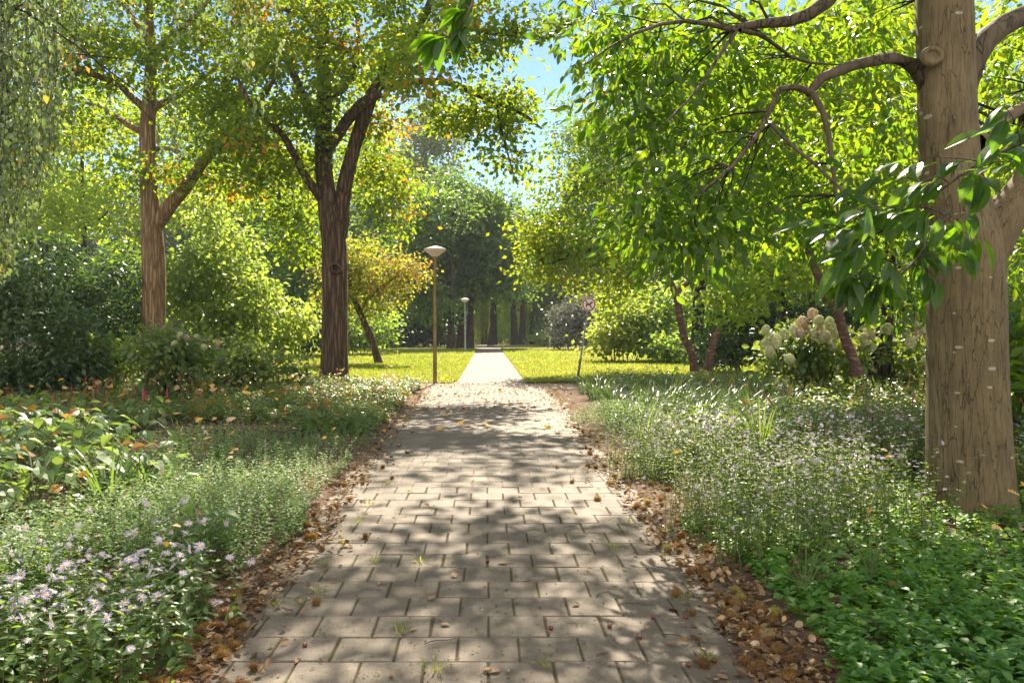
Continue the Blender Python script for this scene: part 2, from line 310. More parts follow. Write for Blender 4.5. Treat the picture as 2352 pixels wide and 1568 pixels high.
def ellipsoid_pts(rng, c, r, n, shell=.55, freq=None, thr=-.12):
    out = []; c = np.asarray(c); r = np.asarray(r, float) * np.ones(3); got = 0
    freq = freq or 1.6 / max(r.mean(), .3); off = rng.uniform(0, 99, 3)
    for _ in range(12):
        d = unit(rng.normal(size=(n * 2, 3))); q = d * (rng.uniform(0, 1, (n * 2, 1)) ** (1 / 3) * (1 - shell) + shell * rng.uniform(.75, 1.05, (n * 2, 1)) ** .6)
        P = c + q * r
        ok = np.array([noise.noise(Vector(p * freq + off)) for p in P]) > thr
        out.append(P[ok]); got += ok.sum()
        if got >= n: break
    return np.concatenate(out)[:n]
def make_crown(mb, tw, nodes, blobs, rng, size=.12, per=26, sigma=.32, tmpl=QUAD, up=1.0, droop=.35, autumn=.03, tmean=.45, tsd=.2, twig_r=.006, shell=.5, zmin=None, flat=.6, thr=-.12, keep=None, width=1, nj=.7):
    """blobs: (centre, radius xyz, clusters[, tint shift]).  Every cluster hangs on a twig that grows from the nearest limb."""
    node_p = [np.asarray(p) for p, r in nodes]; node_r = [r for p, r in nodes]
    C = []; TS = []
    for b in blobs:
        p = ellipsoid_pts(rng, b[0], b[1], b[2], shell, thr=thr)
        C.append(p); TS.append(np.full(len(p), b[3] if len(b) > 3 else 0.))
    C = np.concatenate(C); TS = np.concatenate(TS)
    if zmin is not None: k = C[:, 2] > zmin; C, TS = C[k], TS[k]
    if keep is not None: k = keep(C); C, TS = C[k], TS[k]
    A = np.array(node_p); d0 = np.array([np.min(((A - c) ** 2).sum(1)) for c in C]); order = np.argsort(d0)
    nb = 6; chunks = np.array_split(order, nb)
    for ch in chunks:
        kd = kdtree.KDTree(len(node_p))
        for i, p in enumerate(node_p): kd.insert(p, i)
        kd.balance()
        for ci in ch:
            c = C[ci]; q, i, d = kd.find(c)
            s = np.array(q); r0 = min(node_r[i] * .6, .010 + .012 * d) ; r0 = max(r0, twig_r * .8)
            mid = (s + c) / 2 + rng.normal(size=3) * d * .1 + np.array([0, 0, d * .12])
            P = smooth_path([s, mid, c], 4 if d < 1.2 else 7)
            if tw is not None: tube(tw, P, np.linspace(r0, twig_r * .6, len(P)), 4)
            for t in range(1, len(P)): node_p.append(P[t]); node_r.append(max(twig_r, r0 * (1 - t / len(P))))
    n = len(C)
    cnt = rng.integers(int(per * .6), int(per * 1.4) + 1, n)
    ci = np.repeat(np.arange(n), cnt); m = len(ci)
    off = rng.normal(size=(m, 3)) * np.array([1, 1, flat]) * sigma
    pos = C[ci] + off
    fwd = unit(off) + rng.normal(size=(m, 3)) * .5 + np.array([0, 0, -droop])
    nrm = np.array([0, 0, up]) + rng.normal(size=(m, 3)) * nj
    tint = np.clip(rng.normal(tmean, tsd, m) + TS[ci] + .12 * rng.normal(size=n)[ci], 0, .86)
    aut = rng.uniform(size=n)[ci] < autumn
    tint = np.where(aut, rng.uniform(.9, 1, m), tint)
    leaves(mb, tmpl, pos, fwd, nrm, size * rng.uniform(.65, 1.25, m), tint, wid=rng.uniform(.8, 1.15, m) * width)
def limb_nodes(P, R, step=1): return [(P[i], R[i]) for i in range(0, len(P), step)]
def tree(name, label, cat, base, trunk, limbs, blobs, leafm, barkm, seed, group=None, tk=16, rough=.05, auto=0, leafkw=None, twigs=True, branch_parts=False, knots=()):
    """trunk / limbs: lists of (points, radii); everything in world metres, the Empty stands at the base"""
    rng = np.random.default_rng(seed); base = np.asarray(base, float)
    root = tag(empty(name, base), label, cat, group)
    nodes = []; tmb = MB()
    def put(mb, P, R, k, first):
        n = max(6, int(np.linalg.norm(np.diff(np.asarray(P), axis=0), axis=1).sum() / .22)); n = min(n, 60)
        Q = smooth_path(P, n); s = np.linspace(0, 1, len(R)); rr = np.interp(np.linspace(0, 1, n), s, R)
        if not first: Q = Q + np.cumsum(rng.normal(size=Q.shape), 0) * .012 * np.linspace(0, 1, n)[:, None] * min(1, 8 * rr.mean())
        tube(mb, Q, rr, k, rough, cap=True, rng=rng)
        nodes.extend(limb_nodes(Q[(0 if not first else n // 2):], rr[(0 if not first else n // 2):]))
    for i, (P, R) in enumerate(trunk): put(tmb, P, R, tk, i == 0)
    limb_mbs = []
    for P, R in limbs:
        mb = MB() if branch_parts else tmb
        put(mb, P, R, max(8, tk * 2 // 3) if branch_parts else 8, False)
        if branch_parts: limb_mbs.append(mb)
    if auto:
        tr = [q for q in nodes]
        for b in blobs[:auto]:
            c = np.asarray(b[0]); cand = [q for q in tr if q[0][2] < c[2] - .15 * np.linalg.norm(np.asarray(b[1]))] or tr
            s, r = min(cand, key=lambda q: np.linalg.norm((q[0] - c) * np.array([1, 1, .8])))
            mid = (s + c) / 2 + rng.normal(size=3) * .15 * np.linalg.norm(c - s); mid[2] += .1 * np.linalg.norm(c - s)
            put(tmb, [s, mid, c], [r * .55, r * .35, r * .1 + .01], 8, False)
    tmb.build('trunk', M[barkm], root, True, base)
    for q, mb in enumerate(limb_mbs): mb.build('branch', M['bark_limb' if barkm == 'bark_ch' and q not in (9, 10) else barkm], root, True, base)
    lm = MB(); tw = MB() if twigs else None
    make_crown(lm, tw, nodes, blobs, rng, **(leafkw or {}))
    cr = join(lm, tw).build('crown', [M[leafm], M[barkm if barkm not in ('bark_ch', 'bark_sunlit') else 'bark_dark']], root, False, base)
    return root
def UV(Y, pts, dY=None):
    return [at(p[0], p[1], Y + (p[2] if len(p) > 2 else 0)) for p in pts]
def PX(Y): return Y / FPX
def blob(u, v, Y, ru, rv, rY, n, ts=0.): k = PX(Y); return (at(u, v, Y), (ru * k, rY, rv * k), n, ts)
def gnd(u, Y): p = at(u, 0, Y); p[2] = 0; return p

# two oaks over the flower bed ---------------------------------------------------------
Y = 26.0
OAKLEAF = dict(size=.175, per=42, nj=.75, sigma=.32, autumn=.03, shell=.45)
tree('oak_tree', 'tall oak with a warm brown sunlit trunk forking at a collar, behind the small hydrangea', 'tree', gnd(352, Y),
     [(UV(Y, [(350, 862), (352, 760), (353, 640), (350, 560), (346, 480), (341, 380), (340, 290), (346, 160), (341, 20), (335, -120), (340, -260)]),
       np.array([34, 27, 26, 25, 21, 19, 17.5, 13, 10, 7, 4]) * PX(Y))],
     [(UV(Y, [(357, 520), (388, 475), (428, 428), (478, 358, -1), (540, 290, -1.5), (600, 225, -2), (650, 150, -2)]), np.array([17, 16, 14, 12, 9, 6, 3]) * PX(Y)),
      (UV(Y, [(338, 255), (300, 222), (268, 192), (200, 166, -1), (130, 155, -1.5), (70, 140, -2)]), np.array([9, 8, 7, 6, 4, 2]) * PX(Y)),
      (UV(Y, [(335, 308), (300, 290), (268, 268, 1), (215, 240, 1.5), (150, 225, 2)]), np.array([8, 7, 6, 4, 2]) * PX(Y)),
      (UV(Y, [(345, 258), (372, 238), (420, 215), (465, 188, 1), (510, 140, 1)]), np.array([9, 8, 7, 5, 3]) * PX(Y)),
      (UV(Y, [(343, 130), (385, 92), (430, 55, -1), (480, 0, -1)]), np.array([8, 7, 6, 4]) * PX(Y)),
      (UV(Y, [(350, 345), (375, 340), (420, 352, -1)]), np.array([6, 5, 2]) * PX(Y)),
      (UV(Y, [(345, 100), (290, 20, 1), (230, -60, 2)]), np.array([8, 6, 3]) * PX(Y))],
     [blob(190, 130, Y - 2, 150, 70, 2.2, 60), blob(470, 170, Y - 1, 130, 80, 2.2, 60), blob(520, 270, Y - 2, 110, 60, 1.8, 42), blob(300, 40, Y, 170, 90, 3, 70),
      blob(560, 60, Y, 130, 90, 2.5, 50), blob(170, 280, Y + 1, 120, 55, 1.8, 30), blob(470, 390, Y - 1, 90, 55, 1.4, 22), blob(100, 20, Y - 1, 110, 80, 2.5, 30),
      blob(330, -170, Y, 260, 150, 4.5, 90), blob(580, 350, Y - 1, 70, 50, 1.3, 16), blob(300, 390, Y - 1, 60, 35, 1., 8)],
     'oak', 'bark_sunlit', 21, tk=22, rough=.05, leafkw=OAKLEAF, branch_parts=True)
Y = 24.0
oak2 = tree('oak_tree', 'broad oak with a dark double trunk and knot, standing beside the front lamp post', 'tree', gnd(766, Y),
     [(UV(Y, [(766, 890), (768, 800), (770, 680), (769, 580), (764, 525), (752, 460), (744, 400), (742, 320), (745, 220), (742, 110), (737, 0), (733, -120), (740, -260)]),
       np.array([36, 30, 29, 28, 29, 22, 20, 19, 17, 16, 14, 11, 6]) * PX(Y)),
      (UV(Y, [(768, 555, .1), (780, 510, .1), (785, 470, .1), (792, 420), (806, 360), (830, 290), (850, 235), (880, 180), (925, 118), (972, 40), (1000, -40), (1030, -140)]),
       np.array([24, 22, 18, 17, 16, 16, 15, 13, 10, 9, 7, 4]) * PX(Y))],
     [(UV(Y, [(752, 345, -.3), (775, 310, -.3), (800, 270, -.35), (840, 225, -.4), (875, 208, -.4)]), np.array([12, 13, 13, 12, 9]) * PX(Y)),
      (UV(Y, [(745, 465), (715, 425, -.4), (690, 385, -.6), (660, 328, -1), (620, 280, -1.2), (575, 245, -1.5), (540, 180, -1.5)]), np.array([11, 10, 9, 8, 7, 5, 3]) * PX(Y)),
      (UV(Y, [(744, 275), (712, 255, -.3), (690, 205, -.5), (672, 165, -.6), (640, 115, -.6), (600, 80, -.6)]), np.array([10, 9, 9, 8, 6, 3]) * PX(Y)),
      (UV(Y, [(870, 200), (910, 192, -.3), (960, 188, -.6), (1030, 190, -1), (1085, 213, -1.2), (1140, 236, -1.4), (1195, 262, -1.5), (1240, 300, -1.6)]), np.array([8, 8, 8, 7.5, 7, 5.5, 4, 2]) * PX(Y)),
      (UV(Y, [(925, 120), (985, 88, -1), (1060, 62, -2), (1120, 72, -2.5), (1180, 76, -3), (1250, 82, -3), (1290, 62, -3.2), (1340, 35, -3.4)]), np.array([8, 7, 6.5, 6, 5.5, 5, 4, 2]) * PX(Y)),
      (UV(Y, [(745, 225), (790, 205, .5), (815, 150, .8), (822, 60, 1), (800, 0, 1)]), np.array([8, 7, 6.5, 5, 3]) * PX(Y)),
      (UV(Y, [(742, 60), (700, 42, .5), (650, 20, .8), (610, 10, 1)]), np.array([8, 7, 5, 3]) * PX(Y)),
      (UV(Y, [(1140, 236, -1.4), (1152, 300, -1.5), (1165, 350, -1.5), (1185, 420, -1.5)]), np.array([3, 2.5, 2, 1]) * PX(Y)),
      (UV(Y, [(905, 150), (950, 120, -2), (1010, 90, -4), (1070, 60, -6)]), np.array([7, 6, 4, 2]) * PX(Y))],
     [blob(690, 150, Y - 1, 120, 120, 2.5, 75), blob(640, 330, Y - 1, 110, 80, 1.8, 46), blob(850, 90, Y + .5, 130, 110, 2.8, 74), blob(880, 340, Y + 1.5, 70, 110, 1.6, 34),
      blob(640, 430, Y + 1, 110, 80, 1.6, 34), blob(1010, 250, Y - 1, 70, 45, 1.4, 15), blob(1120, 245, Y - 1.4, 105, 50, 1.3, 38), blob(1100, 75, Y - 2.8, 120, 45, 1.4, 34), blob(1250, 60, Y - 3.2, 70, 25, .8, 9),
      blob(1190, 340, Y - 1.5, 55, 70, 1.0, 12), blob(900, 470, Y + 1, 55, 60, 1.1, 12), blob(1090, 340, Y - 1, 45, 40, .8, 6), blob(980, 40, Y - 1, 120, 70, 2.2, 36), blob(640, 20, Y, 130, 90, 2.8, 44),
      blob(760, -170, Y, 330, 150, 5, 105), blob(980, -130, Y - 1, 150, 90, 2.6, 36), ((.4, 22.2, 12.2), (2.4, 1.9, .8), 46, 0), blob(700, 540, Y + 1, 60, 50, 1.1, 12), blob(960, 150, Y - 5, 90, 60, 1.6, 24)],  # includes an unseen clump above the view, added to shade the middle path
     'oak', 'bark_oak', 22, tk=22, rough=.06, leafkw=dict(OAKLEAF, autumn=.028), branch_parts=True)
# knot hole on the double oak
mb = MB(); kp = at(770, 617, Y - .43)
prof = [(.0, -.09), (.07, -.07), (.10, -.01), (.13, .05), (.17, .05), (.2, .0), (.21, -.05)]
lathe(mb, prof, 18); mb.V = [np.stack([v[:, 0] * .95, -v[:, 2], v[:, 1] * .9], 1) for v in mb.V]
ko = mb.build('knot', M['bark_oak'], oak2, True); ko.location = kp - np.array(oak2.location) + np.array([0, .02, 0])

# sweet chestnut beside the path --------------------------------------------------------
Y = 6.8; k = PX(Y)
CH = dict(size=.122, per=23, sigma=.2, nj=.7, tmpl=LANCE, autumn=.0, droop=.55, twig_r=.004, tmean=.36, tsd=.27, shell=.3, flat=.7, thr=-.2)
ch_limbs = [
    (UV(Y, [(2150, 215), (2112, 160), (2070, 133, -.05), (2010, 140, -.1), (1940, 158, -.2), (1885, 185, -.25), (1862, 215, -.3)]), np.array([30, 24, 17, 14, 13, 12, 10]) * k * .89),
    (UV(Y, [(1865, 212, -.3), (1825, 200, -.3), (1790, 205, -.35), (1768, 255, -.4), (1740, 310, -.5), (1680, 385, -.7), (1600, 450, -.9)]), np.array([9, 8, 7, 6, 5, 4, 2]) * k * .89),
    (UV(Y, [(1866, 214, -.3), (1895, 270, -.35), (1908, 340, -.4), (1918, 430, -.5), (1928, 520, -.6)]), np.array([8, 7, 6, 4.5, 2]) * k * .89),
    (UV(Y, [(1770, 285, -.4), (1830, 345, -.6), (1900, 400, -.8), (1960, 470, -1), (2010, 520, -1.2)]), np.array([4.5, 4, 3.5, 2.5, 1.5]) * k * .89),
    (UV(Y, [(2160, -190), (2040, -120, -.2), (1940, -40, -.3), (1900, 10, -.4), (1835, 48, -.5), (1760, 58, -.6), (1690, 72, -.7)]), np.array([34, 26, 20, 17, 14, 11, 8]) * k * .89),
    (UV(Y, [(1690, 72, -.7), (1600, 50, -.9), (1520, 55, -1), (1430, 90, -1.2), (1340, 150, -1.4)]), np.array([6, 5, 4, 3, 1.5]) * k * .89),
    (UV(Y, [(1700, 70, -.7), (1760, 85, -.5), (1800, 120, -.3), (1850, 142, -.1), (1940, 150, 0)]), np.array([5, 5, 4, 3.5, 2]) * k * .89),
    (UV(Y, [(1690, 74, -.7), (1650, 130, -.9), (1600, 210, -1.1), (1530, 280, -1.3)]), np.array([5, 4, 3, 1.5]) * k * .89),
    (UV(Y, [(2180, 330), (2205, 220), (2242, 125), (2290, 70), (2352, 40, .2), (2450, 0, .4)]), np.array([34, 36, 32, 27, 25, 20]) * k * .89),
    (UV(Y, [(2240, 330, .2), (2290, 285, .5), (2360, 245, .9), (2460, 200, 1.2)]), np.array([28, 20, 16, 12]) * k * .89),
    (UV(Y, [(2218, 690, .02), (2240, 600, .02), (2290, 520, 0), (2345, 440, 0), (2400, 350, 0), (2470, 230, 0)]), np.array([60, 66, 56, 43, 36, 30]) * k * .89),
    (UV(Y, [(2165, -260), (2000, -330, -1.5), (1750, -360, -3), (1480, -350, -4.0), (1250, -300, -4.6)]), np.array([40, 30, 22, 14, 6]) * k * .89),
    (UV(Y, [(2165, -200), (2120, -330, 1.5), (2000, -420, 3.2), (1850, -480, 4.6)]), np.array([40, 30, 20, 8]) * k * .89)]
def bl(x, y, z, rx, ry, rz, n, ts=0.): return ((x, y, z), (rx, ry, rz), n, ts)
chest = tree('chestnut_tree', 'thick sweet chestnut with smooth cracked bark rising from the flowers beside the paved path', 'tree', gnd(2230, Y),
     [(UV(Y, [(2232, 1215), (2231, 1150), (2228, 1060), (2224, 940), (2221, 800), (2219, 660), (2216, 560), (2200, 480), (2183, 400), (2176, 280), (2172, 150), (2168, 0), (2166, -150), (2166, -300), (2160, -520)]),
       np.array([122, 108, 99, 95, 92, 91, 88, 76, 71, 69, 67, 65, 61, 52, 34]) * k * .89)],
     ch_limbs,
     [blob(1600, 120, 7.4, 150, 85, .9, 44, .12), blob(1465, 170, 6.9, 90, 100, .8, 30, 0), blob(1760, 170, 8.0, 140, 80, .8, 34, .2), blob(1950, 60, 7.9, 130, 70, .8, 30, .15),
      blob(1640, 490, 7.0, 140, 70, .7, 36, -.1), blob(1560, 560, 6.8, 90, 40, .5, 14, -.05), blob(1830, 400, 7.8, 130, 80, .7, 28, .1), blob(1990, 300, 8.4, 100, 90, .8, 24, .15), blob(1920, 530, 7.6, 110, 45, .6, 18, -.1),
      blob(1700, 330, 7.9, 110, 80, .8, 24, .15), blob(1410, 60, 6.6, 70, 60, .7, 16, -.1), blob(1530, 330, 7.2, 80, 60, .6, 14, 0), blob(1480, 470, 6.9, 50, 40, .5, 7, -.1),
      blob(2330, 150, 8.3, 60, 130, .8, 26, .25), blob(2320, 380, 8.1, 50, 80, .7, 16, .2), blob(2350, 600, 8.2, 60, 60, .6, 12, .1),
      bl(3.9, 8.2, 6.8, 3.2, 2.4, 1.4, 30), bl(2.6, 4.4, 5.4, 2.6, 1.7, 1.0, 22), bl(4.6, 7, 9.6, 3.6, 3.4, 2, 50), bl(6.3, 6.2, 6.3, 2.4, 3, 2, 36),
      bl(.5, 11.3, 7.3, 2.3, 1.3, .6, 74), bl(-.3, 9.2, 6.2, 1.3, .7, .35, 12), bl(-.2, 7.4, 6.2, 1.2, 1.0, .5, 18)],  # unseen foliage above the view, added to shade near slabs and hanging twig
     'chestnut', 'bark_ch', 31, tk=72, rough=.03, leafkw=CH, branch_parts=True)
# pruned branch scars on its trunk
def scar(u, v, Yc, r, tilt=0):
    mb = MB(); lathe(mb, [(0, -.004), (.32, .0), (.55, -.003), (.62, .012), (.85, .016), (1.05, .0), (1.15, -.03)], 24)
    mb.V = [np.stack([q[:, 0] * r * 1.1, -q[:, 2] * .7, q[:, 1] * r], 1) for q in mb.V]
    o = mb.build('branch_scar', M['bark_ch'], chest, True); o.location = at(u, v, Yc) - np.array(chest.location); o.rotation_euler = (0, 0, tilt)
scar(2143, 128, 6.8 - .21, .075, -.15); scar(2175, 545, 6.8 - .289, .07, -.1)

# the low glossy spray in front of the chestnut and the single twig hanging into the view
def spray(name, label, pts, r0, lv, n, size, seed, ts=.2, spread=1.0, fwd_bias=(-.6, -.2, -.5), side=None):
    rng = np.random.default_rng(seed); root = tag(empty(name, pts[0]), label, 'branch'); P = smooth_path(pts, 24); mb = MB(); sb_ = MB()
    tube(sb_, P, np.linspace(r0, .003, 24), 7)
    lm = MB(); pos = []; fw = []
    for i in range(n):
        t = (i + .5) / n; a = P[int((.12 + .88 * t) * 23)]; d = rng.normal(size=3) * np.array([1, 1, .35]) * lv; e = a + d
        tube(mb, smooth_path([a, (a + e) / 2 + [0, 0, .04], e], 5), np.linspace(.006, .002, 5), 4)
        q = rng.integers(6, 10)
        for j in range(q):
            s = (j + 1) / q; pos.append(a + (e - a) * s); f = unit(e - a) * .5 + np.array(fwd_bias) + rng.normal(size=3) * .4 * spread; fw.append(f)
    pos = np.array(pos); fw = np.array(fw); m = len(pos)
    leaves(lm, LANCE, pos, fw, np.array([0, -.1, 1]) + rng.normal(size=(m, 3)) * .3, size * rng.uniform(.7, 1.15, m), np.clip(rng.normal(ts, .15, m), 0, .86))
    sb_.build('twig', M['bark_limb'], root, True, pts[0]); join(lm, mb).build('foliage', [M['chestnut'], M['bark_limb']], root, False, pts[0])
    return root
spray('chestnut_branch', 'low glossy chestnut spray crossing in front of the thick trunk', UV(5.2, [(2520, 250), (2400, 300), (2300, 350), (2210, 400), (2130, 460), (2060, 510), (1990, 550), (1920, 570)]), .016, .3, 20, .23, 41, .15, fwd_bias=(-.75, -.25, -.45))
spray('chestnut_branch', 'drooping chestnut spray with hanging leaves above the hydrangeas', UV(5.8, [(2180, 480), (2130, 560, -.1), (2080, 620, -.2), (2020, 650, -.3), (1960, 640, -.4)]), .012, .26, 14, .22, 42, .1, fwd_bias=(-.4, -.1, -.9))
spray('chestnut_branch', 'dark chestnut twig with long leaves hanging alone before the sky', UV(4.8, [(1300, -420, 1.2), (1190, -200, .8), (1110, -60, .3), (1080, 20, 0), (1050, 75, 0), (1010, 90, 0)]), .012, .07, 6, .2, 43, .0, fwd_bias=(-.3, 0, -.75))
print('near trees', time.time() - T0)

# ------------------------------------------------------------------ the trees further off
def vtrunk(u, Y, v0, v1, w0, w1, lean=0, rng=RNG):
    """a standing trunk from picture row v0 up to v1; widths in picture pixels"""
    vv = np.linspace(v0, v1, 6); uu = u + lean * np.linspace(0, 1, 6) + np.concatenate([[0], rng.normal(size=5) * w0 * .12])
    P = [at(a, b, Y) for a, b in zip(uu, vv)]; P[0][2] = min(P[0][2], .0)
    r = np.linspace(w0, w1, 6) / 2 * PX(Y); r[0] *= 1.35
    return (P, r)
def simple_tree(name, label, u, Y, trunk, blobs, leafm, barkm, seed, group=None, **kw):
    lk = dict(size=.25, per=24, sigma=.6, autumn=0, shell=.5); lk.update(kw); lk['per'] *= 1.45; lk['size'] *= 1.5; lk['thr'] = lk.get('thr', -.3)
    return tree(name, label, 'tree', gnd(u, Y), trunk, [], blobs, leafm, barkm, seed, group, tk=10, rough=.03, auto=len(blobs), leafkw=lk)
# bright maples glowing behind the two oaks
g = 'sunlit maples behind the oaks'
for i, (u, Y, lab, bl_) in enumerate([
    (190, 56, 'glowing yellow-green maple between the birch sprays and the warm oak trunk', [blob(160, 380, 56, 130, 80, 3.5, 80), blob(250, 290, 56, 120, 90, 3.5, 80), blob(120, 490, 55, 90, 60, 3, 44, -.15), blob(250, 480, 54, 110, 70, 3, 60), blob(150, 240, 57, 120, 70, 3.5, 50)]),
    (455, 60, 'glowing yellow-green maple seen between the two oak trunks', [blob(430, 350, 60, 110, 90, 3.5, 80), blob(550, 370, 61, 100, 90, 3.5, 70), blob(450, 250, 60, 120, 70, 3.5, 60), blob(430, 470, 58, 80, 60, 3, 40)]),
    (640, 62, 'glowing maple close behind the dark oak trunk', [blob(650, 410, 62, 80, 80, 3.5, 50, -.1), blob(690, 290, 62, 110, 90, 3.5, 66), blob(820, 360, 63, 70, 110, 3, 60, -.05), blob(840, 230, 63, 90, 70, 3, 40)]),
    (20, 54, 'maple standing furthest to the side behind the hanging birch', [blob(20, 330, 54, 110, 100, 3.5, 60, -.1), blob(-80, 250, 54, 140, 120, 4.5, 60), blob(30, 500, 52, 80, 70, 3, 40, -.2)])]):
    simple_tree('maple_tree', lab, u, Y, [vtrunk(u, Y, 805, 300, 18, 6)], bl_, 'bright', 'bark_dark', 50 + i, g, size=.25, per=15, sigma=.75, tmean=.6, tsd=.25)
# haze-blue trees in the middle distance
simple_tree('poplar_tree', 'tall pale poplar rising hazily behind the middle oaks', 985, 118, [vtrunk(980, 118, 785, 250, 9, 4)],
    [blob(985, 300, 118, 45, 50, 4, 34), blob(1000, 380, 118, 60, 50, 4, 40), blob(935, 340, 118, 45, 55, 4, 30), blob(940, 430, 118, 60, 50, 4, 34), blob(1040, 330, 118, 30, 35, 3, 14), blob(985, 250, 118, 25, 30, 2.5, 12)], 'poplar', 'bark_pale', 60, size=.42, per=20, sigma=.95, thr=-.05)
g = 'dark oaks beside the far lamp posts'
for i, (u, Y, w, lab, bl_) in enumerate([
    (1036, 70, 13, 'dark oak whose trunk stands first in the group beside the second lamp post', [blob(960, 560, 71, 65, 60, 4, 60), blob(1020, 505, 72, 75, 60, 4.5, 76), blob(950, 640, 70, 60, 45, 3.5, 44), blob(990, 700, 70, 55, 35, 3, 32)]),
    (1056, 76, 12, 'dark oak with a slanting trunk just behind the second lamp post', [blob(1060, 560, 77, 70, 70, 4.5, 70), blob(1080, 490, 78, 60, 50, 4.5, 56), blob(1050, 650, 76, 60, 45, 4, 50), blob(1035, 440, 79, 50, 36, 4, 34)]),
    (1079, 74, 13, 'dark oak with a long low bough reaching over the far path', [blob(1125, 540, 75, 60, 70, 4, 60), blob(1110, 640, 75, 60, 45, 4, 46), blob(1160, 600, 75, 45, 55, 4, 40), blob(1130, 480, 77, 40, 45, 4, 34), blob(1175, 660, 74, 40, 30, 3, 22)])]):
    rt = simple_tree('oak_tree', lab, u, Y, [vtrunk(u, Y, 805, 480, w * 1.3, w * .5, 8)], bl_, 'far', 'bark_dark', 70 + i, g, size=.3, per=26, sigma=.75, tmean=.35, tsd=.25)
g = 'dark trees past the end of the path'
for i, (u, Y, w, lab, bl_) in enumerate([
    (1132, 96, 14, 'broad dark trunk straight behind the end of the path', [blob(1130, 560, 97, 55, 60, 4, 50), blob(1150, 520, 98, 40, 40, 4, 36)]),
    (1182, 93, 12, 'dark tree first of the close pair beyond the willow curtain', [blob(1190, 580, 94, 55, 60, 4, 50), blob(1165, 640, 93, 35, 35, 3, 22)]),
    (1197, 95, 11, 'dark tree second of the close pair beyond the willow curtain', [blob(1235, 620, 96, 50, 60, 4, 46), blob(1225, 545, 97, 50, 45, 4, 36), blob(1205, 520, 98, 30, 30, 3, 18)])]):
    simple_tree('lime_tree', lab, u, Y, [vtrunk(u, Y, 790, 560, w * 1.25, w * .6, 2)], bl_, 'far', 'bark_dark', 80 + i, g, size=.34, per=26, sigma=.85, tmean=.25, tsd=.2)
for i, (u, Y, lab, bl_) in enumerate([
    (1300, 100, 'bluish lime behind the grey bush', [blob(1290, 640, 100, 55, 75, 4, 56), blob(1345, 620, 101, 50, 70, 4, 44), blob(1300, 560, 103, 50, 50, 4, 34)]),
    (1420, 96, 'bluish lime behind the broad oak on the lawn edge', [blob(1420, 600, 96, 70, 90, 5, 60), blob(1490, 560, 97, 60, 100, 5, 50)]),
    (890, 84, 'bluish lime behind the little rust-coloured tree', [blob(880, 520, 84, 60, 80, 4, 54), blob(920, 440, 85, 45, 60, 4, 36), blob(870, 620, 83, 60, 60, 4, 46)]),
    (620, 78, 'bluish tree deep behind the arching shrub', [blob(620, 520, 78, 80, 70, 4, 50), blob(700, 560, 79, 60, 70, 4, 44), blob(540, 540, 78, 70, 70, 4, 40)])]):
    simple_tree('lime_tree', lab, u, Y, [vtrunk(u, Y, 795, 560, 10, 5)], bl_, 'far', 'bark_dark', 90 + i, None, size=.34, per=26, sigma=.85, tmean=.35, tsd=.2)
# weeping willow curtains at the end of the path
def willow(label, u, Y, cols, seed, v0, v1, dens):
    rng = np.random.default_rng(seed); root = tag(empty('willow_tree', gnd(u, Y)), label, 'tree', 'weeping willows at the end of the path')
    mb = MB(); P, r = vtrunk(u, Y, 792, v0 + 10, 12, 6); P = smooth_path(P, 14); tube(mb, P, np.interp(np.linspace(0, 1, 14), np.linspace(0, 1, 6), r), 10, .05)
    tm = MB(); lm = MB(); k = PX(Y)
    for q in range(dens):
        uu = rng.uniform(*cols); yy = Y + rng.normal() * 2.2; top = at(uu, v0 + rng.uniform(-8, 30), yy); bot = v1 - rng.uniform(0, 1) ** 1.5 * 90
        z1 = max(.25, at(uu, bot, yy)[2]); n = int((top[2] - z1) / .14) + 2; z = np.linspace(top[2], z1, n)
        sw = np.cumsum(rng.normal(size=(n, 2)) * .015, 0); S_ = np.stack([top[0] + sw[:, 0], top[1] + sw[:, 1], z], 1)
        if q % 3 == 0: tube(tm, S_[::4] if n > 8 else S_, .012, 3)
        if q % 6 == 0: tube(tm, smooth_path([P[-1], (P[-1] + top) / 2 + [0, 0, .8], top], 6), np.linspace(.06, .015, 6), 4)
        S2 = np.repeat(S_, 2, 0); m = len(S2); az = rng.uniform(0, 6.28, m)
        leaves(lm, NARROW, S2 + rng.normal(size=(m, 3)) * .04, np.stack([np.cos(az) * .5, np.sin(az) * .5, -np.ones(m)], 1), np.stack([np.cos(az), np.sin(az), .4 + 0 * az], 1), .3 * rng.uniform(.7, 1.2, m), np.clip(rng.normal(.5, .25, m), 0, 1), wid=.8)
    mb.build('trunk', M['bark_dark'], root, True, gnd(u, Y)); join(lm, tm).build('crown', [M['willow' if seed == 101 else 'far'], M['bark_dark']], root, False, gnd(u, Y))  # second willow's dimness is put into its darker leaf colour
willow('weeping willow with glowing yellow-green curtains beside the third lamp post', 1112, 104, (1078, 1135), 101, 640, 791, 260)
willow('weeping willow with dim curtains around the dark pair of trunks', 1225, 102, (1138, 1262), 102, 635, 787, 330)
